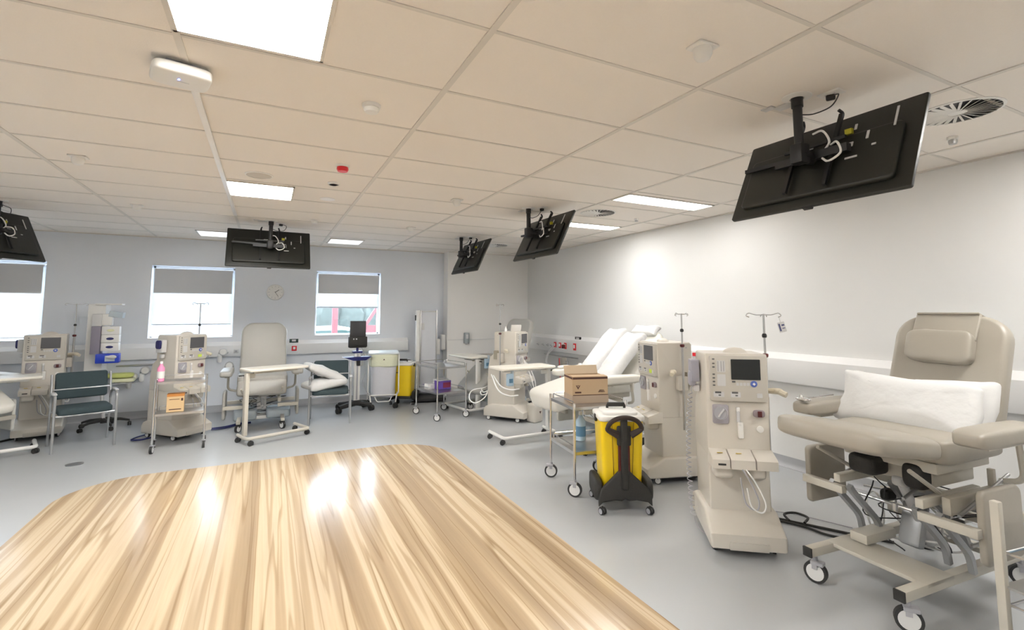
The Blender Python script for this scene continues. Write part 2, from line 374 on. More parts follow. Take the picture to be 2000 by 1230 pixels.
def flowmeter(loc, rz, label):
    t = thing('suction_regulator', label, 'regulator', loc, rz, 'gas regulators on the far wall')
    MB().lathe([(.06, 0), (.06, .03), (.052, .04), (.001, .04)], (0, -.05, 0), (R(90), 0, 0)).obj('gauge', [lgrey], t)
    MB().lathe([(.044, 0), (.044, .003), (.001, .003)], (0, -.09, 0), (R(90), 0, 0)).obj('gauge_dial', whitem, t)
    MB().cyl((0, 0, 0), (0, -.06, 0), .014).cyl((-.07, -.05, -.02), (.07, -.05, -.02), .012).obj('valve_body', steel, t)
    MB().lathe([(.022, 0), (.034, .02), (.034, .11), (.012, .13)], (-.045, -.05, -.17)).obj('jar', tubem, t)
    return t
flowmeter((-.61, YF - .083, .97), 0, 'round grey gauge on the trunking left of the upright recliner')
flowmeter((-.88, YF - .083, .93), 0, 'smaller gauge on the trunking just right of the machine with the blue holder')
flowmeter((-1.63, YF - .01, .72), 0, 'round gauge low on the wall left of the machine with the cart')
flowmeter((-1.78, YF - .01, .63), 0, 'gauge low on the wall beside the yellow trays')
flowmeter((-.52, YF - .01, .74), 0, 'gauge hanging under the trunking left of the upright recliner')
flowmeter((1.62, YF - .01, .80), 0, 'gauge low on the wall behind the monitor stand')
# plumbing boxes below trunking (right wall + far wall)
def railset(p0, p1, label):
    b = MB().tube([p0, p1], .012); 
    return tag(b.obj('equipment_rail', steel), label, 'rail')
railset((-2.0, YF - .03, .80), (-1.2, YF - .03, .80), 'steel equipment rail on the far wall behind the yellow trays')
railset((XR - .04, 8.35, .80), (XR - .04, 7.2, .80), 'steel equipment rail under the red outlets of the right wall')
for nm, loc, lab in [('soap_dispenser', (3.52, YF - .26, 1.10), 'grey hand gel dispenser on the corner wall section')]:
    t = thing(nm, lab, 'dispenser', loc)
    MB().box((0, -.045, 0), (.095, .09, .21), bev=.015, seg=3).obj('dispenser_body', mat('dispenser_grey', (.36, .40, .42), .4), t); MB().box((0, -.092, .03), (.05, .008, .08), bev=.003).obj('dispenser_window', lgrey, t)
    MB().box((0, -.06, -.11), (.04, .05, .03), bev=.008).obj('spout', greypl, t)
tag(MB().box((4.03, YF - .256, 1.07), (1.75, .012, .02), bev=.002).obj('wall_rail', wallm), 'thin white bump rail across the corner wall section', 'rail')
t = thing('wall_dispenser', 'white rounded box on the narrow wall return behind the tall scale', 'dispenser', (3.14, 9.22, 1.02), -PI / 2)
MB().box((0, -.05, 0), (.12, .1, .30), bev=.03, seg=4).obj('dispenser_body', whitem, t)
# wall clock
t = thing('wall_clock', 'round white clock on the far wall between two windows', 'clock', (.11, YF, 1.945))
MB().lathe([(.135, 0), (.135, .02), (.128, .03), (.120, .03), (.118, .022), (.001, .022)], rot=(R(90), 0, 0), seg=48).obj('clock_case', whitem, t)
MB().lathe([(.117, .0225), (.117, .024), (.001, .024)], rot=(R(90), 0, 0), seg=48).obj('clock_face', whitem, t)
b = MB()
for k in range(12):
    a = k * PI / 6; b.box((.1 * math.sin(a), -.0255, .1 * math.cos(a)), (.006, .002, .02), (0, a, 0))
b.obj('hour_marks', greypl, t)
MB().box((.03, -.028, .022), (.009, .003, .075), (0, R(55), 0)).obj('hour_hand', blackm, t); MB().box((.02, -.031, -.03), (.006, .003, .10), (0, R(-35), 0)).obj('minute_hand', blackm, t)

# ------------------------------------------------------------------ ceiling fittings
def panel(x0, x1, y0, y1, s, label, col=(1, .975, .94), grp='lit ceiling panels'):
    t = thing('ceiling_light', label, 'light', ((x0 + x1) / 2, (y0 + y1) / 2, HC), 0, grp); w, h = x1 - x0, y1 - y0
    b = MB()
    for sx in (-1, 1): b.box((sx * (w / 2 - .008), 0, -.006), (.016, h, .012)); b.box((0, sx * (h / 2 - .008), -.006), (w, .016, .012))
    b.obj('light_frame', gridm, t)
    MB().box((0, 0, -.005), (w - .03, h - .03, .006)).obj('diffuser', lightm('led_%g_%g' % (s, col[2]), s, col), t)
LS = 15
panel(-.40, .19, 1.80, 2.39, LS, 'large bright square ceiling light cut off by the top of the picture')
panel(-.385, .19, 5.0, 5.6, LS * 1.35, 'bright square ceiling light in front of the middle screen')
panel(3.2, 4.40, 3.77, 4.07, LS * .28, 'long bright ceiling light nearest along the right wall')
panel(3.2, 4.37, 5.33, 5.60, LS * .55, 'long bright ceiling light behind the second screen from the right')
panel(-.98, -.42, 8.27, 8.86, 0.2, 'dim square ceiling light left of the middle screen', (.9, .95, 1), 'dim ceiling panels near the far wall')
panel(.86, 1.40, 8.25, 8.83, 0.2, 'dim square ceiling light right of the middle screen', (.9, .95, 1), 'dim ceiling panels near the far wall')
panel(-.385, .19, -1.5, -.9, LS, 'square ceiling light behind the photographer')
panel(-3.98, -3.40, 3.1, 3.7, LS * 1.1, 'unseen square light added on the far left to brighten and cool that side', (.96, .98, 1))  # unseen cool panel, added to lift the far left of the room
def detector(x, y, label, r=.052, h=.045, kind='smoke_detector', m=None, grp='ceiling detectors'):
    t = thing(kind, label, 'detector', (x, y, HC), 0, grp)
    MB().lathe([(r, 0), (r, -.012), (r * .93, -.02), (.001, -.02)]).obj('detector_base', whitem, t)
    MB().lathe([(r * .8, -.02), (r * .84, -h * .7), (r * .7, -h), (.001, -h)]).obj('detector_head', m or whitem, t)
def flame(x, y, label):
    t = thing('motion_sensor', label, 'sensor', (x, y, HC), 0, 'ceiling motion sensors')
    MB().box((0, 0, -.006), (.115, .09, .012), bev=.005).obj('sensor_base', whitem, t)
    MB().lathe([(.04, -.012), (.041, -.04), (.032, -.06), (.016, -.068), (.001, -.069)]).obj('sensor_head', whitem, t)
panel(3.2, 4.4, .52, .82, LS * .6, 'unseen long light added near the photographer to brighten the right wall')  # unseen panel, added to brighten the near right wall
detector(.49, 2.79, 'white smoke detector right of the wireless access point')
flame(1.70, 1.49, 'sensor in the ceiling left of the nearest screen'); flame(-1.34, 4.74, 'sensor on the left part of the ceiling below the access point')
flame(-1.34, 6.63, 'sensor on the ceiling between the left and middle screens'); flame(1.75, 4.81, 'sensor on the ceiling left of the second screen from the right')
flame(1.76, 6.70, 'sensor on the ceiling nearest the far right screens'); detector(.50, 6.69, 'small white detector just right of the middle screen', .045, .05)
detector(.5, 4.07, 'red alarm beacon on the ceiling', .055, .055, 'alarm_beacon', redm, 'red ceiling beacon')
detector(.5, 4.68, 'small dark-centred sprinkler rose behind the red beacon', .05, .02, 'sprinkler', steel, 'ceiling sprinklers')
detector(4.13, 1.55, 'small sprinkler head beside the nearest round air diffuser', .03, .05, 'sprinkler', steel, 'ceiling sprinklers')
detector(4.16, 4.78, 'small sprinkler head by the middle round air diffuser', .025, .04, 'sprinkler', steel, 'ceiling sprinklers')
tag(MB().lathe([(.075, 0), (.075, -.006), (.06, -.01), (.001, -.01)]).obj('downlight', trunkm, loc=(.52, 5.38, HC)), 'flat white disc on the ceiling behind the sprinkler rose', 'ceiling disc')
t = thing('ceiling_speaker', 'round grey speaker grille in front of the square ceiling light', 'speaker', (-.11, 4.69, HC))
MB().lathe([(.10, 0), (.10, -.006), (.085, -.01), (.001, -.008)]).obj('speaker_grille', mat('speaker_grille_beige', (.62, .58, .52), .6), t)
MB().lathe([(.112, 0), (.112, -.006), (.1, -.009), (.1, 0)]).obj('speaker_rim', whitem, t)
t = thing('access_point', 'white rounded wireless access point with a small blue light', 'access point', (-.42, 2.76, HC), R(14))
MB().box((0, 0, -.012), (.14, .12, .024)).obj('mounting_plate', greypl, t)
MB().pad((0, 0, -.045), (.245, .21, .055), e1=.35, e2=.38).obj('housing', whitem, t)
MB().lathe([(.004, 0), (.004, -.003), (.001, -.003)], (-.01, -.02, -.0715)).obj('status_light', mat('blue_led', (.1, .2, 1), .4, emit=((.1, .2, 1), 8)), t)
MB().box((.01, .005, -.0725), (.05, .008, .001)).obj('logo_strip', lgrey, t)
tag(MB().box((-.393, 4.88, HC - .009), (.036, 3.75, .014), bev=.003).obj('lit_grid_strip', trunkm), 'white strip added for the brightly lit grid bar from the access point towards the middle screen', 'strip')  # white strip added where this grid bar catches the light
def diffuser(x, y, label):
    t = thing('air_diffuser', label, 'diffuser', (x, y, HC), 0, 'round swirl air diffusers')
    MB().lathe([(.21, 0), (.21, -.004), (.195, -.007), (.195, 0)], seg=48).obj('diffuser_rim', whitem, t)
    MB().lathe([(.195, -.001), (.195, -.002), (.001, -.002)], seg=48).obj('dark_opening', blackm, t)
    b = MB(); b.lathe([(.045, -.002), (.05, -.006), (.001, -.008)])
    for k in range(28):
        a = 2 * PI * k / 28; b.box((.12 * math.cos(a), .12 * math.sin(a), -.008), (.15, .016, .002), (R(28), 0, a))
    b.obj('swirl_vanes', whitem, t)
diffuser(3.63, 1.33, 'round swirl air diffuser behind the nearest screen'); diffuser(3.50, 4.70, 'round swirl air diffuser between the two long ceiling lights'); diffuser(3.60, 7.83, 'round swirl air diffuser behind the farthest right screen')

def television(px, py, rz, W, off, tilt, label, zc=2.45, cableside=1):
    t = thing('television', label, 'television', (px, py, HC), rz, 'black screens hung from the ceiling, seen from behind')
    H = W * .575; D = Matrix.Translation((0, off, zc - HC)) @ Matrix.Rotation(-tilt, 4, 'X')
    # local screen frame: x width, z up, -y = back side facing viewer
    b = MB().slab(rrect(W, H, .012, 3, -H / 2), .022, D @ Matrix.Translation((0, .02, 0)), .004, 2)
    b.obj('tv_panel', tvback, t)
    b = MB().slab(rrect(W * .86, H * .62, .03, 4, -H * .40), .035, D @ Matrix.Translation((0, -.005, 0)), .012, 3); b.obj('rear_housing', tvback, t)
    b = MB().slab(rrect(W - .02, H - .02, .004, 2, -H / 2 + .01), .003, D @ Matrix.Translation((0, .0325, 0))); b.obj('screen', screenm, t)
    MB().slab(rrect(.05, .015, .003, 2, -H / 2 - .012), .02, D @ Matrix.Translation((0, .02, 0))).obj('ir_receiver', blackm, t)
    b = MB()
    q = lambda x, y, z: tuple(D @ Vector((x, y, z)))
    for s_ in (-1, 1): b.tube([q(s_ * .11, -.05, -.21), q(s_ * .11, -.05, .26)], .014, seg=4); b.tube(fil([q(s_ * .11, -.04, .24), q(s_ * .11, -.04, .275), q(s_ * .10, -.07, .28)], .02), .009)
    b.tube([q(-.2, -.06, .0), q(.2, -.06, 0)], .03, seg=4); b.tube([q(-.17, -.06, .08), q(.17, -.06, .08)], .012, seg=4); b.tube([q(-.44, -.035, .05), q(-.1, -.045, .03)], .016, seg=4)
    b.tube([q(0, -.05, 0), (0, off - .14, zc - HC + .02), (0, 0, zc - HC + .03)], .04, seg=6); b.box((0, 0, zc - HC + .03), (.07, .08, .11), bev=.01)
    b.obj('wall_mount_bracket', blackm, t)
    MB().cyl((0, 0, 0), (0, 0, zc - HC + .03), .024, seg=16).cyl((0, 0, -.0), (0, 0, -.06), .030, seg=16).obj('ceiling_pole', blackm, t)
    MB().lathe([(.075, 0), (.075, -.005), (.04, -.012), (.036, -.012), (.036, 0)]).obj('ceiling_collar', whitem, t)
    b = MB(); b.box(q(.16, -.028, .135), (.035, .02, .03)); b.obj('yellow_label', mat('yellow_label', (.5, .45, .02), .5), t)
    for (x, z, w, h) in [(.19, .14, .012, .035), (.17, .03, .05, .028), (.26, .055, .012, .05), (-.05, .09, .05, .03), (.30, .0, .02, .01), (.38, .09, .01, .12), (.2, -.05, .06, .01)]:
        MB().slab(rrect(w, h, 0, 1, z), .004, D @ Matrix.Translation((x, -.026, 0))).obj('port_label', lgrey, t)
    MB().tube(spl([q(.0, -.09, .14), q(.06, -.1, .13), q(.10, -.08, .06), q(.07, -.06, .02)]), .006).tube(spl([q(.10, -.06, .05), q(.15, -.09, .03), q(.17, -.07, -.03), q(.11, -.06, -.06), q(.07, -.06, -.03)]), .006).obj('white_cable', tubem, t)
    MB().tube(spl([(.02, 0, -.11), (.09, 0, -.13), (.16, .03, -.11), (.185, .06, -.05), (.14, .10, -.025)]), .0035).obj('power_cable', blackm, t)
    MB().box((.12, .105, -.03), (.045, .03, .03), (0, 0, .5), bev=.008).obj('power_plug', blackm, t)
    s = thing('ceiling_socket', 'white ceiling socket feeding the ' + label, 'socket', (px, py, HC), rz, 'white sockets above the screens')
    MB().box((.12, .115, -.006), (.115, .075, .012), bev=.004).obj('socket_plate', whitem, s)
    MB().box((.12, .115, -.014), (.05, .045, .006), bev=.002).obj('socket_outlet', lgrey, s)
    s2 = MB().box((-.10, .05, -.005), (.11, .07, .01), bev=.003).box((-.17, .0, -.004), (.07, .05, .008), bev=.003).obj('ceiling_blank_plate', lgrey, loc=(px, py, HC)); s2.rotation_euler[2] = rz
    tag(s2, 'blank grey plates by the ' + label, 'plate', 'blank plates beside the screen poles')
television(2.58, 1.63, -1.564, .97, .15, .449, 'nearest television, large at the upper right', 2.435)
television(2.63, 4.84, -1.532, .955, .17, .465, 'second nearest television on the right, above the white pillows', 2.475)
television(2.70, 7.20, -1.504, .965, .15, .447, 'farthest television on the right, by the room corner', 2.485)
television(0, 7.02, .03, 1.0, .17, .455, 'middle television seen straight from behind', 2.45)
television(-2.6, 7.0, 1.1, 1.02, .05, .45, 'television cut off by the left picture edge', 2.45)

# ------------------------------------------------------------------ shared parts
def caster(t, loc, r=.05, a=0, disc=whwheel, fork=greypl, w=.026, twin=False):
    x, y, z = loc; c = MB()
    c.cyl((x, y, z + r * 2.35), (x, y, z + r * 1.9), r * .22, seg=10)
    c.box((x + .2 * r * math.cos(a + PI / 2), y + .2 * r * math.sin(a + PI / 2), z + r * 1.85), (w * 1.7, r * 1.1, r * .35), (0, 0, a), bev=r * .08)
    for s_ in (-1, 1):
        dx, dy = s_ * (w * .75) * math.cos(a), s_ * (w * .75) * math.sin(a)
        if not twin: c.box((x + dx, y + dy, z + r * 1.6), (.004, r * .45, r * .55), (0, 0, a))
    o = c.obj('caster', fork, t)
    u = Vector((math.cos(a), math.sin(a), 0)); p = Vector((x, y, z + r)); wb = MB()
    for s_ in ((-1, 1) if twin else (0,)):
        q = p + u * s_ * w * .62; hw = w * (.42 if twin else .5)
        wb.cyl(q - u * hw, q + u * hw, r, seg=24)
        for k in (-1, 1): wb.cyl(q + u * k * hw, q + u * k * (hw + .0015), r * .76, seg=24, mi=1)
    wb.obj('wheel', [rubber, disc], o); return o

# ------------------------------------------------------------------ dialysis machine
def machine(loc, rz, label, pole=1, lod=0, blue=False, pouch=False, sticker=False, coil=False, lamp=True, group='dialysis machines', ph=0):
    t = thing('dialysis_machine', label, 'dialysis machine', loc, rz, group)
    # base
    b = MB()
    b.slab([(-.345, .06), (.33, .06), (.33, .15), (.30, .20), (.20, .24), (-.16, .25), (-.24, .20), (-.345, .15)], .475, Matrix.Rotation(R(90), 4, 'Z'), .02, 3)
    b.obj('base', creamm, t)
    MB().box((0, -.347, .08), (.24, .012, .05), bev=.004).obj('base_notch', cream2, t)
    MB().box((0, .02, .055), (.38, .5, .03)).obj('underside', softblack, t)
    # column (lower)
    b = MB().slab([(-.17, .2), (.28, .2), (.28, .62), (.25, .70), (-.17, .70)], .40, Matrix.Rotation(R(90), 4, 'Z'), .015, 3)
    b.obj('lower_column', creamm, t)
    # upper body side profile: (y, z)
    b = MB().slab([(-.19, .60), (.27, .60), (.265, .78), (.235, .93), (.16, .99), (.16, 1.29), (.14, 1.31), (-.185, 1.31), (-.20, 1.29)], .41, Matrix.Rotation(R(90), 4, 'Z'), .012, 3)
    b.obj('upper_body', creamm, t)
    # control panel
    b = MB().slab(rrect(.375, .315, .018, 4, .985), .028, Tm((.006, -.205, 0)), .006, 2)
    cp = b.obj('control_panel', cream2, t)
    MB().slab(rrect(.19, .14, .004, 2, 1.135), .004, Tm((.055, -.2205, 0))).obj('screen', screenm if not lod else screen2, cp)
    b = MB()
    for z in (1.27, 1.24, 1.215, 1.165, 1.14, 1.115, 1.09): b.slab(rrect(.016, .009, .002, 2, z), .005, Tm((-.155, -.2205, 0)))
    for x in (-.125, -.105, -.088): b.slab(rrect(.002, .07, 0, 1, 1.19), .004, Tm((x, -.2205, 0)))
    b.slab(rrect(.022, .012, .002, 2, 1.115), .005, Tm((-.025, -.2205, 0)))
    for x, w in ((-.13, .04), (-.02, .04)): b.slab(rrect(w, .012, .001, 2, 1.04), .005, Tm((x, -.2205, 0))); b.slab(rrect(w * .4, .008, .001, 2, 1.023), .005, Tm((x + .01, -.2205, 0)))
    b.obj('keys', mat('key_dark', (.12, .12, .12), .4), cp)
    for x, z, w, h in [(-.105, 1.185, .055, .08), (-.105, 1.09, .055, .08), (-.015, 1.015, .065, .035), (.14, 1.015, .035, .03), (-.125, 1.015, .07, .035)] + [(k * .023, 1.095, .018, .02) for k in range(4)]:
        MB().slab(rrect(w, h, .003, 2, z), .003, Tm((x, -.2195, 0))).obj('key_field', lgrey, cp)
    MB().lathe([(.022, 0), (.022, .004), (.016, .006), (.001, .006)], (.105, -.219, 1.108), (R(90), 0, 0)).obj('selector_dial', mat('blue_ring', (.10, .16, .50), .4), cp)
    MB().lathe([(.010, 0), (.010, .009), (.001, .009)], (.105, -.219, 1.108), (R(90), 0, 0), seg=4).obj('selector_cross', whitem, cp)
    if sticker: MB().slab(rrect(.05, .035, .002, 2, 1.015), .003, Tm((.10, -.222, 0))).obj('yellow_sticker', mat('sticker_lime', (.6, .75, .1), .5), cp)
    # pump face
    pz = .84
    pm = MB().slab(rrect(.105, .13, .012, 3, pz - .01), .03, Tm((-.115, -.195, 0)), .004, 2).obj('blood_pump', mat('pump_lilac_grey', (.36, .34, .37), .4), t)
    MB().lathe([(.046, 0), (.046, .012), (.038, .012), (.037, .005), (.001, .005)], (-.115, -.209, pz + .065), (R(90), 0, 0), seg=32).obj('pump_ring', greypl, pm)
    MB().box((-.115, -.219, pz + .065), (.012, .012, .07), (0, R(35), 0), bev=.003).obj('pump_rotor', lgrey, pm)
    MB().box((.0, -.20, .93), (.022, .03, .03), bev=.005).cyl((0, -.205, .92), (0, -.205, .845), .011, mi=1).box((.012, -.20, .79), (.034, .03, .11), bev=.006).box((.005, -.203, .83), (.018, .035, .02), bev=.004).obj('drip_chamber_holder', [whitem, lgrey], t)
    MB().pad((.135, -.20, .905), (.075, .035, .05), e1=.6, e2=.6).obj('line_detector', mat('detector_mauve', (.30, .25, .27), .4), t)
    MB().box((.135, -.221, .905), (.028, .008, .04), bev=.003).obj('detector_clip', darkred, t)
    MB().lathe([(.022, 0), (.022, .012), (.001, .014)], (.14, -.19, .80), (R(90), 0, 0)).obj('heparin_clip', whitem, t)
    b = MB()
    for x in (-.13, .13): b.lathe([(.007, 0), (.007, .004), (.001, .004)], (x, -.19, .975), (R(90), 0, 0))
    b.obj('screws', greypl, t)
    # connector shelf
    b = MB()
    for x, w in ((-.145, .115), (-.005, .155), (.145, .135)):
        b.slab([(-.31, .555), (-.16, .555), (-.16, .655), (-.19, .66), (-.30, .625), (-.31, .615)], w, Matrix.Translation((x, 0, 0)) @ Matrix.Rotation(R(90), 4, 'Z'), .006, 2)
    sh = b.obj('connector_shelf', creamm, t)
    MB().box((-.14, -.312, .585), (.05, .006, .012), bev=.002).obj('shelf_slot', softblack, sh)
    b = MB()
    for x in (-.14, -.02): b.box((x, -.25, .646), (.035, .014, .003), (R(-17), 0, 0))
    b.obj('warning_label', mat('label_yellow', (.75, .55, .05), .5), sh)
    MB().pad((-.12, -.22, .53), (.13, .12, .10), e1=.5, e2=.5).obj('cartridge_holder', creamm, t); MB().pad((.1, -.22, .53), (.10, .12, .09), e1=.5, e2=.5).obj('cartridge_holder', creamm, t)
    MB().tube(spl([(-.02, -.30, .57), (.02, -.33, .50), (.07, -.34, .38), (.06, -.33, .31), (.0, -.32, .34), (-.02, -.31, .44), (-.025, -.30, .50)]), .005).obj('dark_hose', greypl, t)
    MB().tube(spl([(0.0, -.30, .57), (.06, -.34, .48), (.11, -.35, .36), (.09, -.34, .30), (.03, -.33, .33), (.01, -.31, .44)]), .005).obj('white_hose', tubem, t)
    if lamp: MB().lathe([(.085, 1.31), (.075, 1.325), (.045, 1.342), (.001, 1.348)], (.03, -.05, 0), sy=.6).obj('alarm_dome', creamm, t)
    # infusion pole
    s = pole; px_, py_ = s * .262, .03
    b = MB().cyl((px_, py_, .50), (px_, py_, 1.30), .0115, seg=12).cyl((px_, py_, 1.28), (px_, py_, 1.59 + ph), .0075, seg=12)
    ip = b.obj('infusion_pole', steel, t)
    MB().tube(fil([(px_ - .10, py_, 1.565 + ph), (px_ - .125, py_, 1.575 + ph), (px_ - .105, py_, 1.598 + ph), (px_ - .06, py_, 1.582 + ph), (px_ + .06, py_, 1.582 + ph), (px_ + .105, py_, 1.598 + ph), (px_ + .125, py_, 1.575 + ph), (px_ + .10, py_, 1.565 + ph)], .015), .0035, seg=6).tube(fil([(px_, py_ - .07, 1.57 + ph), (px_, py_ - .05, 1.585 + ph), (px_, py_ + .05, 1.585 + ph), (px_, py_ + .07, 1.57 + ph)], .01), .0035, seg=6).obj('hook', chrome, ip)
    MB().lathe([(.013, 1.415), (.017, 1.422), (.017, 1.435), (.011, 1.445)], (px_, py_, 0), seg=12).lathe([(.015, 1.27), (.022, 1.278), (.022, 1.295), (.013, 1.30)], (px_, py_, 0), seg=12, mi=1).obj('height_clamp', [blackm, darkred], ip)
    MB().box((s * .228, py_, .93), (.07, .10, .13), bev=.006).obj('pole_bracket', creamm, t)
    MB().box((s * .225, py_ + .085, .965), (.05, .07, .13), bev=.006).obj('dialysate_block', mat('khaki_grey', (.36, .33, .26), .45), t)
    MB().tube([(s * .22, -.04, 1.04), (s * .30, -.09, 1.045), (s * .34, -.13, 1.025)], [.018, .022, .02]).pad((s * .30, -.09, 1.045), (.06, .05, .04), e1=.8, e2=.8).obj('dialyser_clamp', mat('clamp_beige', (.66, .60, .47), .45), t)
    MB().box((s * .207, .10, 1.26), (.004, .012, .008)).obj('side_screw', greypl, t)
    MB().tube(spl([(s * .18, .28, .42), (s * .21, .34, .40), (s * .20, .37, .45), (.05, .33, .48)]), .009).tube(spl([(s * .18, .28, .38), (s * .23, .35, .36), (s * .21, .38, .41), (.05, .33, .44)]), .009).obj('supply_hose', tubem, t)
    if pouch or blue:
        c0 = greypl if pouch else mat('navy_pouch', (.02, .02, .12), .5)
        b = MB().slab(rrect(.12, .16, .01, 3, 1.09), .06, Tm((-.245, .02, 0), (0, 0, R(90))), .008, 2)
        ph = b.obj('cuff_holder', mat('lilac_grey_pouch', (.36, .36, .42), .5) if pouch else lgrey, t)
        MB().pad((-.262 if pouch else -.275, 0.02, 1.19 if blue else 1.11), (.05, .09, .11), e1=.5, e2=.5).obj('cuff', MATS['lilac_grey_pouch'] if pouch else c0, t)
        MB().box((-.23, .02, 1.04), (.04, .05, .05), bev=.01).obj('holder_bracket', lgrey, t)
    if coil:
        n = 26; P = []
        for k in range(n * 10 + 1):
            u = k / (n * 10); z = 1.0 - .86 * u; a = 2 * PI * u * n; rr = .016
            P.append((-.275 - .03 * math.sin(u * 2.6) + rr * math.cos(a), .02 - .05 * u + rr * math.sin(a), z))
        b = MB(); b.tube(P, .0034, seg=5); b.tube(spl([(-.29, -.03, .14), (-.27, -.06, .08), (-.23, -.10, .05), (-.19, -.08, .06)]), .003, seg=5)
        b.tube(spl([(-.25, .02, 1.06), (-.27, .02, 1.03), (-.262, .02, 1.0)]), .0028, seg=5); b.obj('coiled_hose', greypl, t)
    for x, y, a in [(-.19, -.22, .3), (.19, -.22, -.4), (-.19, .26, .1), (.19, .26, .5)]: caster(t, (x, y, 0), .033, a, whwheel, greypl, .02)
    return t
def face(fx, fy): return math.atan2(fy, fx) + PI / 2       # rotz so that local -Y points along (fx, fy)
mA = machine((3.07, 2.555, 0), face(-.60, -.80), 'nearest dialysis machine, upright with a black screen, left of the large recliner', 1, pouch=True, coil=True)
mB = machine((3.60, 3.74, 0), face(-.95, .28), 'dialysis machine turned side-on behind the nearer yellow bin', 1, lod=1, sticker=True)
mC = machine((3.35, 6.78, 0), face(.60, -.80), 'dialysis machine behind the white overbed table, its screen turned right', -1, lod=1, lamp=False, ph=.13)
mD = machine((-1.00, 7.80, 0), face(.68, -.73), 'dialysis machine behind the steel cart with the orange box', 1, lod=1, blue=True, sticker=True, ph=.14)
mE = machine((-2.60, 8.62, 0), face(.2, -.98), 'dialysis machine at the left edge behind the teal-grey chair', 1, lod=1, blue=True, ph=.13)
# tag hanging on nearest pole
tg = thing('hanging_tag', 'small printed card hanging from the hook of the nearest infusion pole', 'tag', (0, 0, 0))
tg.parent = None
mtx = Matrix.Translation((3.07, 2.555, 0)) @ Matrix.Rotation(face(-.60, -.80), 4, 'Z')
p = mtx @ Vector((.262 + .108, .03, 1.553)); tg.location = p; tg.rotation_euler = (0, R(-14), face(-.60, -.80))
MB().slab(rrect(.05, .075, .003, 2, -.10), .002).obj('card', lgrey, tg)
MB().slab(rrect(.012, .055, 0, 1, -.09), .003, Tm((-.014, 0, 0))).slab(rrect(.02, .012, 0, 1, -.055), .003, Tm((.01, 0, 0))).slab(rrect(.02, .006, 0, 1, -.075), .003, Tm((.01, 0, 0))).obj('card_print', mat('print_navy', (.08, .09, .2), .5), tg)
MB().tube([(0, 0, -.028), (0, 0, .012)], .0012, seg=5).obj('string', steel, tg)
# beige tray on machine C, top clutter
mc = Matrix.Translation((3.35, 6.78, 0)) @ Matrix.Rotation(face(.60, -.80), 4, 'Z')
o = MB().slab(rrect(.16, .11, .01, 3, 0), .02, Tm((0, 0, 0), (R(28), 0, 0)), .004, 2).obj('display_flap', whitem, loc=mc @ Vector((.04, -.08, 1.312))); o.rotation_euler[2] = face(.6, -.8) - .9
tag(o, 'white flap lying on top of the machine behind the overbed table', 'flap')
o = MB().lathe([(.022, 0), (.024, .03), (.012, .05), (.01, .075), (.001, .076)]).obj('small_bottle', whitem, loc=mc @ Vector((.0, .07, 1.31))); tag(o, 'small white bottle on top of the machine behind the overbed table', 'bottle')

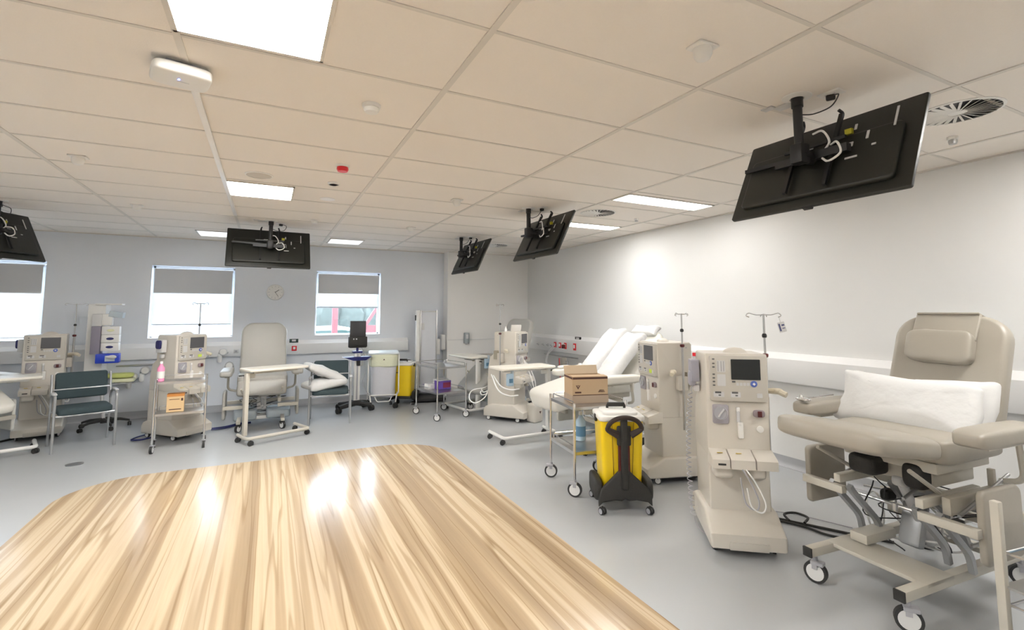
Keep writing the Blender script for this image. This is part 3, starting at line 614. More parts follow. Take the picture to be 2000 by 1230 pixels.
# ------------------------------------------------------------------ recliners
def recliner(loc, rz, label, z=.8, la=0, ba=25, vin=vinyl, lift='column', bl=.76, leglen=.54, headpad=False, legcol=None, ll=.13, side=True):
    t = thing('treatment_recliner', label, 'recliner', loc, rz, 'dialysis recliners')
    # seat
    MB().pad((0, .06, z - .065), (.64, .60, .15), e1=.3, e2=.2, wr=.008).obj('seat', vin, t)
    # leg rest
    A = Matrix.Translation((0, -.20, z - .06)) @ Matrix.Rotation(R(la), 4, 'X')
    b = MB(); b.pad((0, 0, 0), (.62, leglen, ll), e1=.45, e2=.28, wr=.008, seed=3)
    bmesh.ops.transform(b.bm, matrix=A @ Matrix.Translation((0, -leglen / 2, 0)), verts=b.bm.verts); b.obj('leg_rest', legcol or vin, t)
    # back
    Bk = Matrix.Translation((0, .33, z - .02)) @ Matrix.Rotation(R(-ba), 4, 'X')
    b = MB(); b.slab(rrect(.62, bl, [.04, .04, .16, .16], 8), .10, Bk, .035, 5); b.obj('backrest', vin, t, ang=60)
    b = MB(); b.slab(rrect(.56, bl - .1, [.04, .04, .10, .10], 6, .04), .02, Bk @ Matrix.Translation((0, .055, 0)), .004, 2); b.obj('back_shell', lgrey, t)
    if headpad:
        b = MB(); b.pad((0, 0, 0), (.37, .10, .21), e1=.35, e2=.3, wr=.012, seed=5)
        bmesh.ops.transform(b.bm, matrix=Bk @ Matrix.Translation((-.015, -.085, bl - .235)), verts=b.bm.verts)
        hp = b.obj('head_pillow', vin, t)
        b = MB(); b.slab(rrect(.355, .19, .01, 3, 0), .022, Bk @ Matrix.Translation((-.01, -.072, bl - .185)) @ Matrix.Rotation(R(-8), 4, 'X'), .008, 3); b.slab(rrect(.345, .13, .01, 3, 0), .012, Bk @ Matrix.Translation((-.01, .0, bl + .004)) @ Matrix.Rotation(R(90), 4, 'X') @ Matrix.Translation((0, 0, -.06)), .004, 2)
        b.obj('head_flap', vin, hp)
    # arms
    for s in (-1, 1):
        b = MB().pad((s * .445, -.02, z + .05), (.15, .62, .095), e1=.45, e2=.3, wr=.006, seed=s + 4); am = b.obj('armrest', vin, t)
        MB().tube(fil([(s * .44, .17, z), (s * .44, .20, z - .22), (s * .33, .22, z - .25)], .05), .016).box((s * .44, 0, z - .005), (.05, .35, .02)).obj('arm_support', beigemet, t)
        if side:
            b = MB().slab(rrect(.36, .36, [.05, .03, .03, .06], 6, 0), .035, Matrix.Translation((s * .455, -.10, z - .56)) @ Matrix.Rotation(R(-90), 4, 'Z') @ Matrix.Rotation(0, 4, 'Y'), .012, 3)
            b.obj('side_panel', vin, t, ang=50)
    # understructure
    b = MB()
    b.box((0, .05, z - .165), (.50, .52, .06), bev=.01).box((0, .05, z - .24), (.40, .40, .09), bev=.01)
    b.obj('seat_shell', beigemet, t)
    bb = MB()
    for sx in (-1, 1): bb.box((sx * .33, -.30, z - .40), (.26, .045, .045), bev=.004)
    bb.box((0, .18, z - .40), (.88, .045, .045), bev=.004)
    for s in (-1, 1): bb.box((s * .22, -.06, z - .33), (.04, .55, .05), bev=.005)
    for s in (-1, 1): bb.tube([(s * .25, -.45, z - .14), (s * .22, -.15, z - .30)], .012)
    bb.obj('upper_frame', beigemet, t)
    MB().pad((-.10, -.22, z - .22), (.16, .16, .11), e1=.4, e2=.4).obj('drive_motor', softblack, t); MB().pad((.13, -.16, z - .23), (.12, .14, .15), e1=.6, e2=.6).obj('drive_motor', softblack, t)
    b = MB(); b.pad((.02, .0, z - .30), (.10, .34, .08), e1=.6, e2=.6).cyl((0, -.1, z - .30), (.02, .12, .22), .026).cyl((.02, .12, .22), (.01, .0, z - .45), .016); b.obj('actuator', lgrey, t)
    b = MB()
    for k in range(5):
        random.seed(k + 3); pts = [(random.uniform(-.25, .3), random.uniform(-.2, .3), z - .3 - random.random() * .1)] + [(random.uniform(-.3, .35), random.uniform(-.1, .35), random.uniform(.16, z - .35)) for _ in range(3)]
        b.tube(spl(pts), .004, seg=5)
    b.obj('wiring', blackm, t)
    b = MB()
    for k in range(3):
        random.seed(k + 13); pts = [(random.uniform(-.25, .25), random.uniform(-.1, .3), z - .35)] + [(random.uniform(-.3, .3), random.uniform(.0, .35), random.uniform(.14, .4)) for _ in range(3)]
        b.tube(spl(pts), .006, seg=6)
    b.obj('white_wiring', tubem, t)
    if lift == 'scissor':
        b = MB()
        for s in (-1, 1): b.box((s * .245, .02, .185), (.05, 1.22, .05), bev=.003)
        b.box((0, -.28, .20), (.54, .24, .022), bev=.004); b.box((0, .40, .19), (.5, .10, .03), bev=.004); b.box((-.16, -.12, .245), (.10, .28, .055), bev=.006)
        b.obj('base_frame', beigemet, t)
        for s in (-1, 1):
            MB().box((s * .245, -.592, .185), (.053, .014, .053), bev=.003).obj('end_cap', softblack, t)
            b = MB()
            for dx in (-.055, .055):
                P = [(s * .25 + dx - .02 * s, -.02, .20), (s * .25 + dx - .02 * s, -.04, .30), (s * .25 + dx - .02 * s, -.27, z - .40), (s * .25 + dx - .02 * s, -.29, z - .37)]
                b.tube(fil(P, .05), .021, seg=4)
            b.obj('lift_lever', alum, t)
            b = MB(); P = [(s * .12, .30, .20), (s * .12, .26, .30), (s * .10, -.02, z - .36)]; b.tube(fil(P, .05), .021, seg=4); b.obj('lift_lever', alum, t)
        MB().box((-.02, .05, .36), (.12, .07, .32), (R(-20), 0, 0), bev=.02).box((-.02, .12, .30), (.07, .05, .25), (R(30), 0, 0), bev=.01).obj('lift_gear', alum, t)
        b = MB()
        for k in range(4): b.tube([(-.2 + .12 * k, .25, .24), (.0 + .1 * k, .42, .34)], .011)
        b.obj('brake_linkage', steel, t)
        b = MB(); b.box((.0, .30, .30), (.62, .04, .06), bev=.006).box((0, .30, z - .52), (.70, .035, .05), bev=.006).box((.30, .0, z - .33), (.04, .5, .09), bev=.006)
        for sx in (-.33, -.02, .30): b.box((sx, .20, z - .30), (.03, .03, .22), bev=.004)
        b.obj('rear_crossbeam', beigemet, t)
        b = MB()
        for sx in (-.3, .08, .34): b.cyl((sx, -.22, z - .37), (sx, .28, z - .22), .009); b.cyl((sx, -.30, z - .42), (sx, -.30, z - .38), .014)
        b.tube([(-.42, -.1, z - .46), (.42, -.1, z - .46)], .010).tube([(-.40, .2, z - .5), (.40, .15, z - .42)], .008)
        b.obj('steel_rods', steel, t)
        b = MB()
        for k, cx in enumerate((-.13, .0, -.34)): b.tube([(cx + .055 * math.cos(a / 16 * 2 * PI), .16 + .02 * k, z - .55 + .13 * math.sin(a / 16 * 2 * PI) - .05 * k) for a in range(17)], .007, seg=6)
        b.obj('white_hose_loops', tubem, t)
        MB().pad((.27, -.12, z - .45), (.05, .12, .04), e1=.5, e2=.5).obj('dark_actuator', softblack, t); MB().pad((.35, .1, z - .50), (.06, .06, .05), e1=.7, e2=.7).obj('red_release', redm, t)
        MB().pad((-.16, .05, z - .46), (.06, .10, .07), e1=.6, e2=.6).obj('dark_actuator', softblack, t)
        for s in (-1, 1):
            for y in (-.53, .56): caster(t, (s * .245, y, 0), .062, -1.25 if s < 0 else -.9, whwheel, greypl, .03)
    else:
        b = MB().box((0, .10, .30), (.12, .10, z - .55 + .0), bev=.008).box((0, .10, .12), (.22, .30, .05), bev=.01); b.obj('lift_column', whitem, t)
        MB().pad((-.2, .12, .16), (.30, .40, .15), e1=.35, e2=.3).pad((.22, .12, .16), (.32, .44, .13), e1=.35, e2=.3).obj('base_cover', blueg, t)
        b = MB()
        for s in (-1, 1): b.box((s * .27, .08, .13), (.05, .95, .04), bev=.005)
        b.box((0, .1, .13), (.56, .06, .04)); b.obj('base_frame', beigemet, t)
        for s in (-1, 1):
            for y in (-.36, .5): caster(t, (s * .27, y, 0), .05, .6 * s, whwheel, softblack, .03)
    return t
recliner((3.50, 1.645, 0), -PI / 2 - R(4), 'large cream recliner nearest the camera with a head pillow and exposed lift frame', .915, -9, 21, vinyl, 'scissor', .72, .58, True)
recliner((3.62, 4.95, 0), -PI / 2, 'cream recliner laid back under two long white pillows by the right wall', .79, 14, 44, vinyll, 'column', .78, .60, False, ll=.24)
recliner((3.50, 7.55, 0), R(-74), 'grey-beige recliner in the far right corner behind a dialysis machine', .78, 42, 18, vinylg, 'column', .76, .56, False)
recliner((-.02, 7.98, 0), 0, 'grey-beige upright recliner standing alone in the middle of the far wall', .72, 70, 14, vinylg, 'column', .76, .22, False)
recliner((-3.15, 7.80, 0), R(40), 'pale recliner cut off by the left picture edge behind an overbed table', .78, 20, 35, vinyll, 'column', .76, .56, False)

def pillow(loc, rot, size, label, seed=1, grp='white pillows', e1=.75):
    def f(p):
        u = abs(p.x) / (size[0] / 2); v = abs(p.y) / (size[1] / 2)
        k = 1 - .10 * (1 - min(1, v)) * 0; return (p.x * (1 - .05 * (1 - v * v)) if u > .5 else p.x, p.y * (1 - .07 * (1 - u * u)) if v > .5 else p.y, p.z)
    b = MB().pad((0, 0, 0), size, e1=e1, e2=.16, nu=72, nv=30, wr=.03, seed=seed, f=f)
    o = b.obj('pillow', linen, loc=loc); o.rotation_euler = rot; return tag(o, label, 'pillow', grp)
# local of R1: world = (3.5+ly, 1.66-lx)
pillow((3.60, 1.69, 1.03), (R(62), R(2), R(-90 + 4)), (.74, .35, .18), 'front white pillow propped on the seat of the nearest recliner', 1)
pillow((3.74, 1.52, 1.03), (R(66), R(-4), R(-90 - 6)), (.46, .34, .13), 'white pillow tucked behind the front one on the nearest recliner', 4)
pillow((3.83, 5.11, 1.08), (R(46), 0, R(-90)), (.34, .86, .17), 'left of the two long white pillows laid along the tilted backrest', 2, 'pair of long pillows')
pillow((3.86, 4.79, 1.05), (R(45), 0, R(-90 + 2)), (.34, .84, .18), 'right of the two long white pillows laid along the tilted backrest', 6, 'pair of long pillows')
pillow((4.42, 4.95, 1.36), (R(46), 0, R(-90)), (.46, .16, .12), 'small cream headrest pillow at the top of the tilted backrest', 9, 'small headrest pillow')
pillow((3.55, 7.30, .90), (R(35), R(0), R(-90)), (.5, .36, .12), 'pale blue-white pillow on the seat of the corner recliner', 8)

# ------------------------------------------------------------------ overbed tables
def overbed(loc, rz, label, w=.76, d=.40, zt=.88, L=.74, Dp=.44, post=(0, 0), m=beigemet, mirror=1):
    t = thing('overbed_table', label, 'table', loc, rz, 'overbed tables on wheels')
    MB().slab(rrect(w, d, .05, 5, -d / 2), .028, Matrix.Translation((0, 0, zt)) @ Matrix.Rotation(R(-90), 4, 'X'), .008, 3).obj('table_top', mat('table_laminate', (.78, .75, .67), .35), t)
    x0 = -L / 2 * mirror; x1 = L / 2 * mirror
    MB().tube(fil([(x0, .10, .085), (x0, -Dp / 2, .085), (x1, -Dp / 2, .085), (x1, Dp / 2, .085)], .05), .02, seg=10).obj('base_frame', m, t)
    MB().box((x0 + .02 * mirror, -.02 - .04, .085 + (zt - .10) / 2), (.045, .07, zt - .13), bev=.006).obj('column', m, t)
    MB().box((0, -.03, zt - .035), (w * .75, .05, .03), bev=.004).box((x0 + .06 * mirror, -.03, zt - .07), (.12, .06, .06), bev=.01).obj('top_bracket', m, t)
    MB().box((x0 + .02 * mirror - .06 * mirror, -.05, zt - .06), (.06, .02, .015), bev=.004).obj('height_lever', softblack, t)
    for x, y in ((x0, .08), (x0 + .04 * mirror, -Dp / 2 - .0), (x1, -Dp / 2 + .05), (x1, Dp / 2 - .02)): caster(t, (x, y, 0), .028, .7, softblack, softblack, .022, True)
    return t
overbed((.12, 7.13, 0), R(22), 'cream overbed table in front of the upright middle recliner', .74, .40, .885, .76, .42)
o3 = overbed((2.98, 5.66, 0), R(2), 'white overbed table in front of the corner dialysis machine', .80, .40, .90, .74, .42, m=whitem, mirror=-1)
overbed((3.02, 7.62, 0), R(-79), 'white overbed table by the column, beside the low steel cart', .74, .40, .885, .74, .5, m=whitem, mirror=-1)
overbed((-2.72, 7.56, 0), R(20), 'white overbed table cut off by the left picture edge', .80, .42, .86, .78, .40, m=whitem)

# ------------------------------------------------------------------ steel carts
def cart(loc, rz, label, w=.5, d=.6, zt=.76, zl=.37, wr=.05, m=chrome, toprail=True, disc=whwheel, third=None, wa=0):
    t = thing('steel_cart', label, 'cart', loc, rz, 'wheeled steel carts')
    for sx in (-1, 1):
        for sy in (-1, 1):
            MB().tube([(sx * w / 2, sy * d / 2, wr * 2.2), (sx * w / 2, sy * d / 2, zt + .045)], .0115, seg=10).obj('leg', m, t)
            caster(t, (sx * w / 2, sy * d / 2, 0), wr, wa + .12 * sx + .1 * sy, disc, greypl, .026)
    for z in [zt, zl] + ([third] if third else []):
        b = MB().box((0, 0, z), (w - .01, d - .01, .008)).box((0, -d / 2 + .003, z - .008), (w, .006, .026)).box((0, d / 2 - .003, z - .008), (w, .006, .026)).box((-w / 2 + .003, 0, z - .008), (.006, d, .026)).box((w / 2 - .003, 0, z - .008), (.006, d, .026))
        s = b.obj('shelf', steel, t)
        b = MB()
        for sx in (-1, 1): b.tube(fil([(sx * (w / 2 - .012), -d / 2 + .03, z), (sx * (w / 2 - .012), -d / 2 + .03, z + .05), (sx * (w / 2 - .012), d / 2 - .03, z + .05), (sx * (w / 2 - .012), d / 2 - .03, z)], .02), .005, seg=6)
        b.tube(fil([(-w / 2 + .03, d / 2 - .012, z), (-w / 2 + .03, d / 2 - .012, z + .05), (w / 2 - .03, d / 2 - .012, z + .05), (w / 2 - .03, d / 2 - .012, z)], .02), .005, seg=6)
        b.obj('guard_rail', chrome, s)
    return t
cart((2.76, 3.93, 0), R(-8.5), 'steel cart carrying the large cardboard box beside the yellow bin', .52, .54, .755, .37, .062, wa=R(64))
cart((2.485, 7.47, 0), R(11), 'low steel cart with purple cartons in front of the tall white scale', .50, .68, .775, .40, .052, wa=R(60))
cart((-.88, 7.11, 0), R(5), 'steel cart in front of the machine, with an orange box and pink bottle', .50, .30, .79, .43, .045)
# cart at lower right
t = thing('side_trolley', 'beige-legged trolley cut off by the bottom right corner', 'cart', (3.20, .825, 0), R(-8))
for sx in (-1, 1):
    for sy in (-1, 1):
        MB().box((sx * .28, sy * .2, .40), (.035, .035, .72), bev=.006).obj('leg', beigemet, t); caster(t, (sx * .28, sy * .2, 0), .03, .3, whwheel, softblack, .02)
for z in (.40, .18):
    s = MB().box((0, 0, z), (.56, .40, .01)).obj('tray', steel, t)
    MB().tube(fil([(-.26, .19, z + .14), (.26, .19, z + .14), (.26, -.19, z + .14), (-.26, -.19, z + .14), (-.26, .19, z + .14)], .02), .006).obj('guard_rail', chrome, s)
t = thing('spray_bottle', 'clear bottle of blue liquid standing on the lower right trolley', 'bottle', (3.12, .98, .406))
MB().lathe([(.05, 0), (.054, .01), (.054, .14), (.045, .17), (.018, .195), (.018, .21), (.001, .21)], sx=1, sy=.8).obj('bottle_body', bottlem, t)
MB().cyl((0, 0, .21), (0, 0, .245), .02).box((-.02, 0, .255), (.08, .025, .03), bev=.006).obj('pump_head', whitem, t)

# cardboard box on near cart
t = thing('cardboard_box', 'open brown cardboard box with a dark triangle mark on the steel cart', 'box', (2.765, 3.95, .76), R(-16))
w, d, h, th = .34, .26, .20, .006
b = MB().box((0, 0, .035), (w + .012, d + .012, .07))
b.obj('lid_tray', mat('cardboard_grey', (.42, .33, .25), .85), t)
b = MB()
for s in (-1, 1): b.box((s * (w / 2), 0, .07 + h / 2 - .03), (th, d, h)); b.box((0, s * (d / 2), .07 + h / 2 - .03), (w, th, h))
b.box((0, 0, .08), (w, d, th)); b.obj('box_body', cardm, t)
MB().box((0, -d / 2 - .004, .228), (w, .002, .018)).box((-w / 2 - .004, 0, .228), (.002, d, .018)).box((0, -d / 2 - .004, .074), (w, .002, .006)).obj('tape_edge', brownp, t)
b = MB()
b.slab([(-.022, .0), (.022, .0), (0, -.038)], .003, Tm((-.12, -d / 2 - .004, .165))); b.obj('triangle_mark', brownp, t)
MB().slab([(-.008, -.006), (.008, -.006), (0, -.020)], .004, Tm((-.12, -d / 2 - .004, .165))).slab([(-.012, .001), (-.004, .001), (-.008, -.008)], .004, Tm((-.122, -d / 2 - .004, .165))).slab([(.004, .001), (.012, .001), (.008, -.008)], .004, Tm((-.118, -d / 2 - .004, .165))).obj('triangle_cutout', cardm, t)
MB().slab(rrect(.06, .014, 0, 1, .092), .003, Tm((-.12, -d / 2 - .004, 0))).obj('brand_print', brownp, t)
b = MB()
for k in range(3): b.slab(rrect(.065 - .01 * k, .004, 0, 1, .098 + .008 * k), .003, Tm((.11, -d / 2 - .004, 0)))
b.obj('small_print', brownp, t)
b = MB(); b.box((0, d / 2 + .02, .275), (w, th, .09), (R(-25), 0, 0)); b.obj('rear_flap', cardin, t)
b = MB(); b.box((0, -d / 2 + .05, .243), (w, .10, th), (R(2), 0, 0)); b.obj('front_flap', cardm, t)
MB().box((-w / 2 + .035, 0, .225), (.08, d, th), (0, R(20), 0)).obj('side_flap', cardm, t)
# bottle on lower shelf of cart 1
def bottle(loc, label, m=bottlem, h=.2, r=.034, cap=whitem, lab=True):
    t = thing('bottle', label, 'bottle', loc); MB().lathe([(r, 0), (r * 1.05, .006), (r * 1.05, h * .66), (r * .5, h * .8), (r * .4, h * .88), (.001, h * .88)]).obj('bottle_body', m, t)
    MB().cyl((0, 0, h * .88), (0, 0, h), r * .42).obj('cap', cap, t)
    if lab: MB().lathe([(r * 1.06, h * .15), (r * 1.06, h * .5)]).obj('label_band', mat('label_bluegrey', (.10, .22, .34), .5) if m is bottlem else whitem, t)
    return t
bottle((2.75, 4.02, .378), 'blue bottle standing on the lower shelf of the cart with the cardboard box', h=.27, r=.045)
bottle((-1.09, 7.05, .797), 'pink bottle with a white pump on the cart in front of the machine', pinkm, .23, .036)
# orange box
t = thing('orange_box', 'open tan and orange box on the lower shelf of the cart before the machine', 'box', (-.93, 7.08, .437), R(4))
MB().box((0, 0, .09), (.17, .13, .18)).obj('box_body', mat('tan_card', (.68, .48, .26), .7), t)
MB().box((0, 0, .19), (.17, .13, .03)).obj('open_top', orange, t); MB().box((-.01, -.067, .145), (.10, .002, .006)).box((0, -.067, .03), (.12, .002, .01)).box((.065, -.067, .14), (.02, .002, .03)).obj('print', brownp, t)
# cartons on cart 2
mt2 = Matrix.Translation((2.485, 7.47, 0)) @ Matrix.Rotation(R(11), 4, 'Z')
def carton(lx, ly, z, size, mats, label, name='carton', rz=0):
    t = thing(name, label, 'carton', mt2 @ Vector((lx, ly, z)), R(11) + rz, 'cartons on the low cart')
    MB().box((0, 0, size[2] / 2), size, bev=.003).obj('carton_body', mats[0], t)
    MB().box((size[0] * .15, -size[1] / 2 - .001, size[2] * .5), (size[0] * .6, .003, size[2] * .6)).obj('carton_label', mats[1], t)
    MB().box((0, 0, size[2] + .002), (size[0] * .9, size[1] * .9, .004)).obj('carton_top', lgrey, t)
carton(.02, -.02, .408, (.22, .14, .13), (purple, maroon), 'purple and maroon carton in the middle of the low cart')
carton(-.14, .10, .408, (.13, .12, .08), (whitem, lgrey), 'small white carton behind the purple one')
for k, lab in enumerate(['bottom white pack of the stack at the right of the low cart', 'middle white pack of the stack at the right of the low cart', 'top white pack of the stack at the right of the low cart']):
    carton(.12 + .005 * k, .23, .408 + .043 * k, (.20, .16, .036), (whitem, lgrey), lab, 'flat_pack', .05 * k)

# ------------------------------------------------------------------ yellow bins
def yellow_bin(loc, rz, label, s=1.0):
    t = thing('clinical_waste_bin', label, 'bin', loc, rz, 'yellow clinical waste bins'); t.scale = (s, s, s)
    b = MB(); n = 0
    b2 = bmesh.new()
    lo = rrect(.32, .30, .04, 5, -.15); hi = rrect(.355, .345, .04, 5, -.1725)
    A = [b2.verts.new((x, y + .07, .16)) for x, y in lo]; B = [b2.verts.new((x, y + .07, .71)) for x, y in hi]
    for i in range(len(A)): j = (i + 1) % len(A); b2.faces.new((A[i], A[j], B[j], B[i]))
    b2.faces.new(A[::-1]); b2.faces.new(B); b._join(b2); b.obj('bin_body', yellow, t)
    MB().slab(rrect(.385, .375, .05, 6, -.1875), .045, Matrix.Translation((0, .07, .725)) @ Matrix.Rotation(R(-90), 4, 'X'), .015, 3).slab(rrect(.29, .28, .05, 6, -.14), .03, Matrix.Translation((0, .07, .755)) @ Matrix.Rotation(R(-90), 4, 'X'), .01, 3).obj('lid', whitem, t)
    MB().tube(fil([(-.075, .14, .755), (-.075, .14, .80), (.075, .14, .80), (.075, .14, .755)], .015), .011, seg=8).box((0, .14, .80), (.15, .03, .035), bev=.006).obj('lid_handle', softblack, t)
    for sx in (-1, 1): MB().box((sx * .19, .07, .705), (.02, .05, .06), bev=.005).obj('lid_clip', softblack, t)
    # trolley: back post, loop handle, moulded foot
    MB().box((0, -.155, .46), (.055, .05, .56), bev=.015, seg=3).box((0, -.145, .60), (.115, .03, .16), bev=.02, seg=3).box((0, -.135, .45), (.095, .015, .45), mi=1).obj('back_post', [softblack, darkred], t)
    arc = [(-.055, -.165, .60)] + [(.135 * math.cos(R(a)), -.175 - .02 * math.sin(R(a)), .665 + .09 * math.sin(R(a))) for a in range(190, -11, -14)] + [(.055, -.165, .60)]
    MB().tube(spl(arc, 4), .019, seg=10).tube([(-.05, -.16, .62), (-.135, -.175, .66)], .018).tube([(.05, -.16, .62), (.135, -.175, .66)], .018).obj('loop_handle', mat('brown_black', (.035, .022, .018), .55), t)
    out = [(-.215, .055), (-.18, .085), (-.09, .10), (-.03, .095), (0, .108), (.03, .095), (.09, .10), (.18, .085), (.215, .055), (.215, .13), (.19, .19), (.12, .25), (.055, .31), (.03, .335), (-.03, .335), (-.055, .31), (-.12, .25), (-.19, .19), (-.215, .13)]
    b = MB().slab(out, .05, Tm((0, -.165, 0), (R(-8), 0, 0)), .015, 3)
    b.box((0, .06, .135), (.36, .36, .05), bev=.02).pad((-.205, .03, .16), (.07, .36, .17), e1=.5, e2=.5).pad((.205, .03, .16), (.07, .36, .17), e1=.5, e2=.5)
    b.obj('trolley_base', softblack, t, ang=50)
    for x, y in ((-.19, -.18), (.19, -.18), (-.20, .20), (.20, .20)): caster(t, (x, y, 0), .027, .5, greypl, softblack, .02, True)
    for sx in (-1, 1): MB().tube([(sx * .09, -.118, .70), (sx * .075, -.085, .2)], .0025).obj('seam', mat('seam_brown', (.3, .18, .02), .6), t)
    return t
yellow_bin((2.70, 3.37, 0), R(-26), 'nearer yellow waste bin with a black loop-handled trolley')
bt = yellow_bin((2.25, 8.78, 0), R(150), 'far yellow waste bin between the linen bag and the tall scale', .96)
MB().box((.10, .245, .58), (.09, .004, .012)).box((.13, .245, .62), (.008, .004, .06)).obj('bin_print', brownp, bt)

# ------------------------------------------------------------------ visitor chairs
def visitor_chair(loc, rz, label, w=.56):
    t = thing('visitor_chair', label, 'chair', loc, rz, 'padded visitor chairs')
    MB().pad((0, -.01, .445), (w - .06, .47, .085), e1=.35, e2=.2).obj('seat', bluefab, t)
    MB().slab(rrect(w - .06, .32, .03, 5, 0), .05, Tm((0, .235, .545), (R(-12), 0, 0)), .02, 4).obj('backrest', bluefab, t)
    for s in (-1, 1):
        x = s * w / 2
        MB().tube(fil([(x, -.24, 0), (x, -.22, .635), (x, .03, .64), (x, .16, .60), (x, .20, .52)], .06), .0145, seg=10).tube([(x, .27, 0), (x, .19, .44), (x, .215, .60), (x, .29, .84)], .0125, seg=10).obj('side_frame', alum, t)
        MB().pad((x, -.08, .652), (.045, .24, .02), e1=.5, e2=.4).obj('arm_pad', lgrey, t)
    MB().tube([(-w / 2, -.22, .405), (w / 2, -.22, .405)], .0115).tube([(-w / 2, .19, .405), (w / 2, .19, .405)], .0115).tube([(-w / 2, .235, .66), (w / 2, .235, .66)], .009).obj('seat_rail', alum, t)
    return t
visitor_chair((-1.95, 7.74, 0), R(21), 'teal-grey padded chair with metal arms standing near the left picture edge')
visitor_chair((.89, 7.83, 0), R(-7), 'grey padded chair loaded with two white pillows')
pillow((.80, 7.80, .56), (R(4), R(-6), R(20)), (.58, .38, .15), 'lower of the two white pillows on the grey padded chair', 3, 'pillows piled on the chair')
pillow((.80, 7.82, .715), (R(3), R(24), R(14)), (.60, .36, .14), 'upper tilted white pillow on the grey padded chair', 5, 'pillows piled on the chair')

# ------------------------------------------------------------------ glove dispenser tower on the wall
t = thing('supply_column', 'tall white column on a black star base holding glove boxes and a blue carton', 'dispenser', (-2.06, 8.86, 0))
b = MB().cyl((.08, -.1, .07), (.08, -.1, .13), .035)
for k in range(5):
    a = 2 * PI * k / 5 + .2; b.tube([(.08, -.1, .115), (.08 + .18 * math.cos(a), -.1 + .18 * math.sin(a), .105), (.08 + .29 * math.cos(a), -.1 + .29 * math.sin(a), .075)], [.028, .02, .014], seg=6)
b.obj('star_base', softblack, t); MB().cyl((.08, -.1, .12), (.0, .0, .62), .022).obj('column_foot', lgrey, t)
for k in range(5):
    a = 2 * PI * k / 5 + .2; caster(t, (.08 + .29 * math.cos(a), -.1 + .29 * math.sin(a), 0), .027, a, softblack, softblack, .02, True)
MB().box((-.08, .03, 1.16), (.20, .26, 1.12), bev=.012).obj('column_body', whitem, t)
MB().box((-.06, -.13, 1.36), (.11, .05, .44), bev=.01).obj('column_recess', lgrey, t)
MB().box((.06, -.08, 1.715), (.30, .16, .02), bev=.004).obj('top_shelf', whitem, t)
MB().box((.15, -.10, 1.57), (.16, .14, .08), (0, R(10), 0), bev=.006).obj('towel_tray', blueg, t)
MB().box((.05, -.11, 1.50), (.12, .08, .16), bev=.006).obj('upper_holder', whitem, t)
MB().box((-.045, -.19, 1.22), (.10, .09, .38), bev=.004).obj('leaflet_rack', mat('rack_purple_grey', (.26, .24, .30), .5), t)
for k, (z, lab, m) in enumerate([(1.35, 'top glove box with a pale yellow opening in the wall column', palelime), (1.235, 'middle glove box with a dark oval opening in the wall column', navym), (1.12, 'bottom glove box with a dark oval opening in the wall column', navym)]):
    g = thing('glove_box', lab, 'box', (-1.95, 8.71, z), 0, 'glove boxes on the wall column')
    MB().box((0, 0, 0), (.20, .10, .11), bev=.003).obj('box_body', whitem, g)
    MB().pad((0, -.052, 0), (.085, .012, .035), e1=1, e2=1).obj('box_opening', m, g)
g = thing('blue_carton', 'bright blue carton with a white tissue at the foot of the wall column', 'box', (-1.96, 8.68, .965), R(4))
MB().box((0, 0, 0), (.26, .14, .13), bev=.01).obj('carton_body', bluem, g); MB().box((.03, -.075, .0), (.11, .01, .08), bev=.003).obj('carton_label', blueg, g)
MB().pad((.04, -.09, .02), (.12, .05, .05), e1=.9, e2=.9, wr=.01).obj('tissue', linen, g)
for nm, loc, sz, m, lab in [('yellow_tray', (-1.93, YF - .16, .67), (.36, .2, .07), limem, 'lime coloured soft tray against the far wall below the blue carton'), ('pale_yellow_tray', (-1.88, YF - .18, .60), (.30, .2, .06), palelime, 'pale yellow folded pack just under the lime tray on the far wall')]:
    o = MB().pad((0, 0, 0), sz, e1=.5, e2=.4, wr=.01).obj(nm, m, loc=loc); tag(o, lab, 'tray')
t = thing('wall_basket', 'thin wire basket holding the yellow packs on the far wall', 'basket', (-1.92, YF, .56))
b = MB().tube(fil([(-.22, 0, 0), (-.22, -.28, 0), (.22, -.28, 0), (.22, 0, 0)], .03), .005)
for k in range(7): b.tube([(-.18 + .06 * k, 0, 0), (-.18 + .06 * k, -.28, 0)], .003, seg=5)
b.obj('wire_rack', lgrey, t)

# ------------------------------------------------------------------ monitor stand
t = thing('monitor_stand', 'black observation monitor on a white wheeled pole in front of the right window', 'monitor', (1.36, 8.45, 0), R(6))
MB().box((0, 0, 1.325), (.26, .035, .27), bev=.006).obj('display', mat('monitor_dark_grey', (.05, .05, .055), .35), t)
MB().box((0, -.01, 1.115), (.29, .10, .17), bev=.01).box((.0, .0, 1.045), (.27, .12, .05), bev=.01).obj('monitor_unit', softblack, t)
b = MB()
for x in (-.08, -.035): b.lathe([(.011, 0), (.011, .003), (.001, .003)], (x, -.062, 1.165), (R(90), 0, 0))
b.obj('indicator_lights', mat('indicator_white', (.8, .8, .8), .3), t)
MB().cyl((0, 0, .96), (0, 0, 1.03), .02).box((0, 0, .95), (.15, .10, .035), bev=.006).obj('mount_head', navym, t)
MB().box((0, 0, .55), (.10, .06, .78), bev=.012).obj('pole', whitem, t); MB().box((.0, -.033, .55), (.025, .004, .74)).obj('pole_channel', greypl, t)
MB().slab([(-.24, 0), (.22, 0), (.12, -.06), (-.08, -.06)], .16, Tm((0, -.02, .875)), .005, 2).obj('side_tray', navym, t)
MB().box((.01, -.05, .80), (.055, .04, .15), bev=.012).obj('handset', blackm, t)
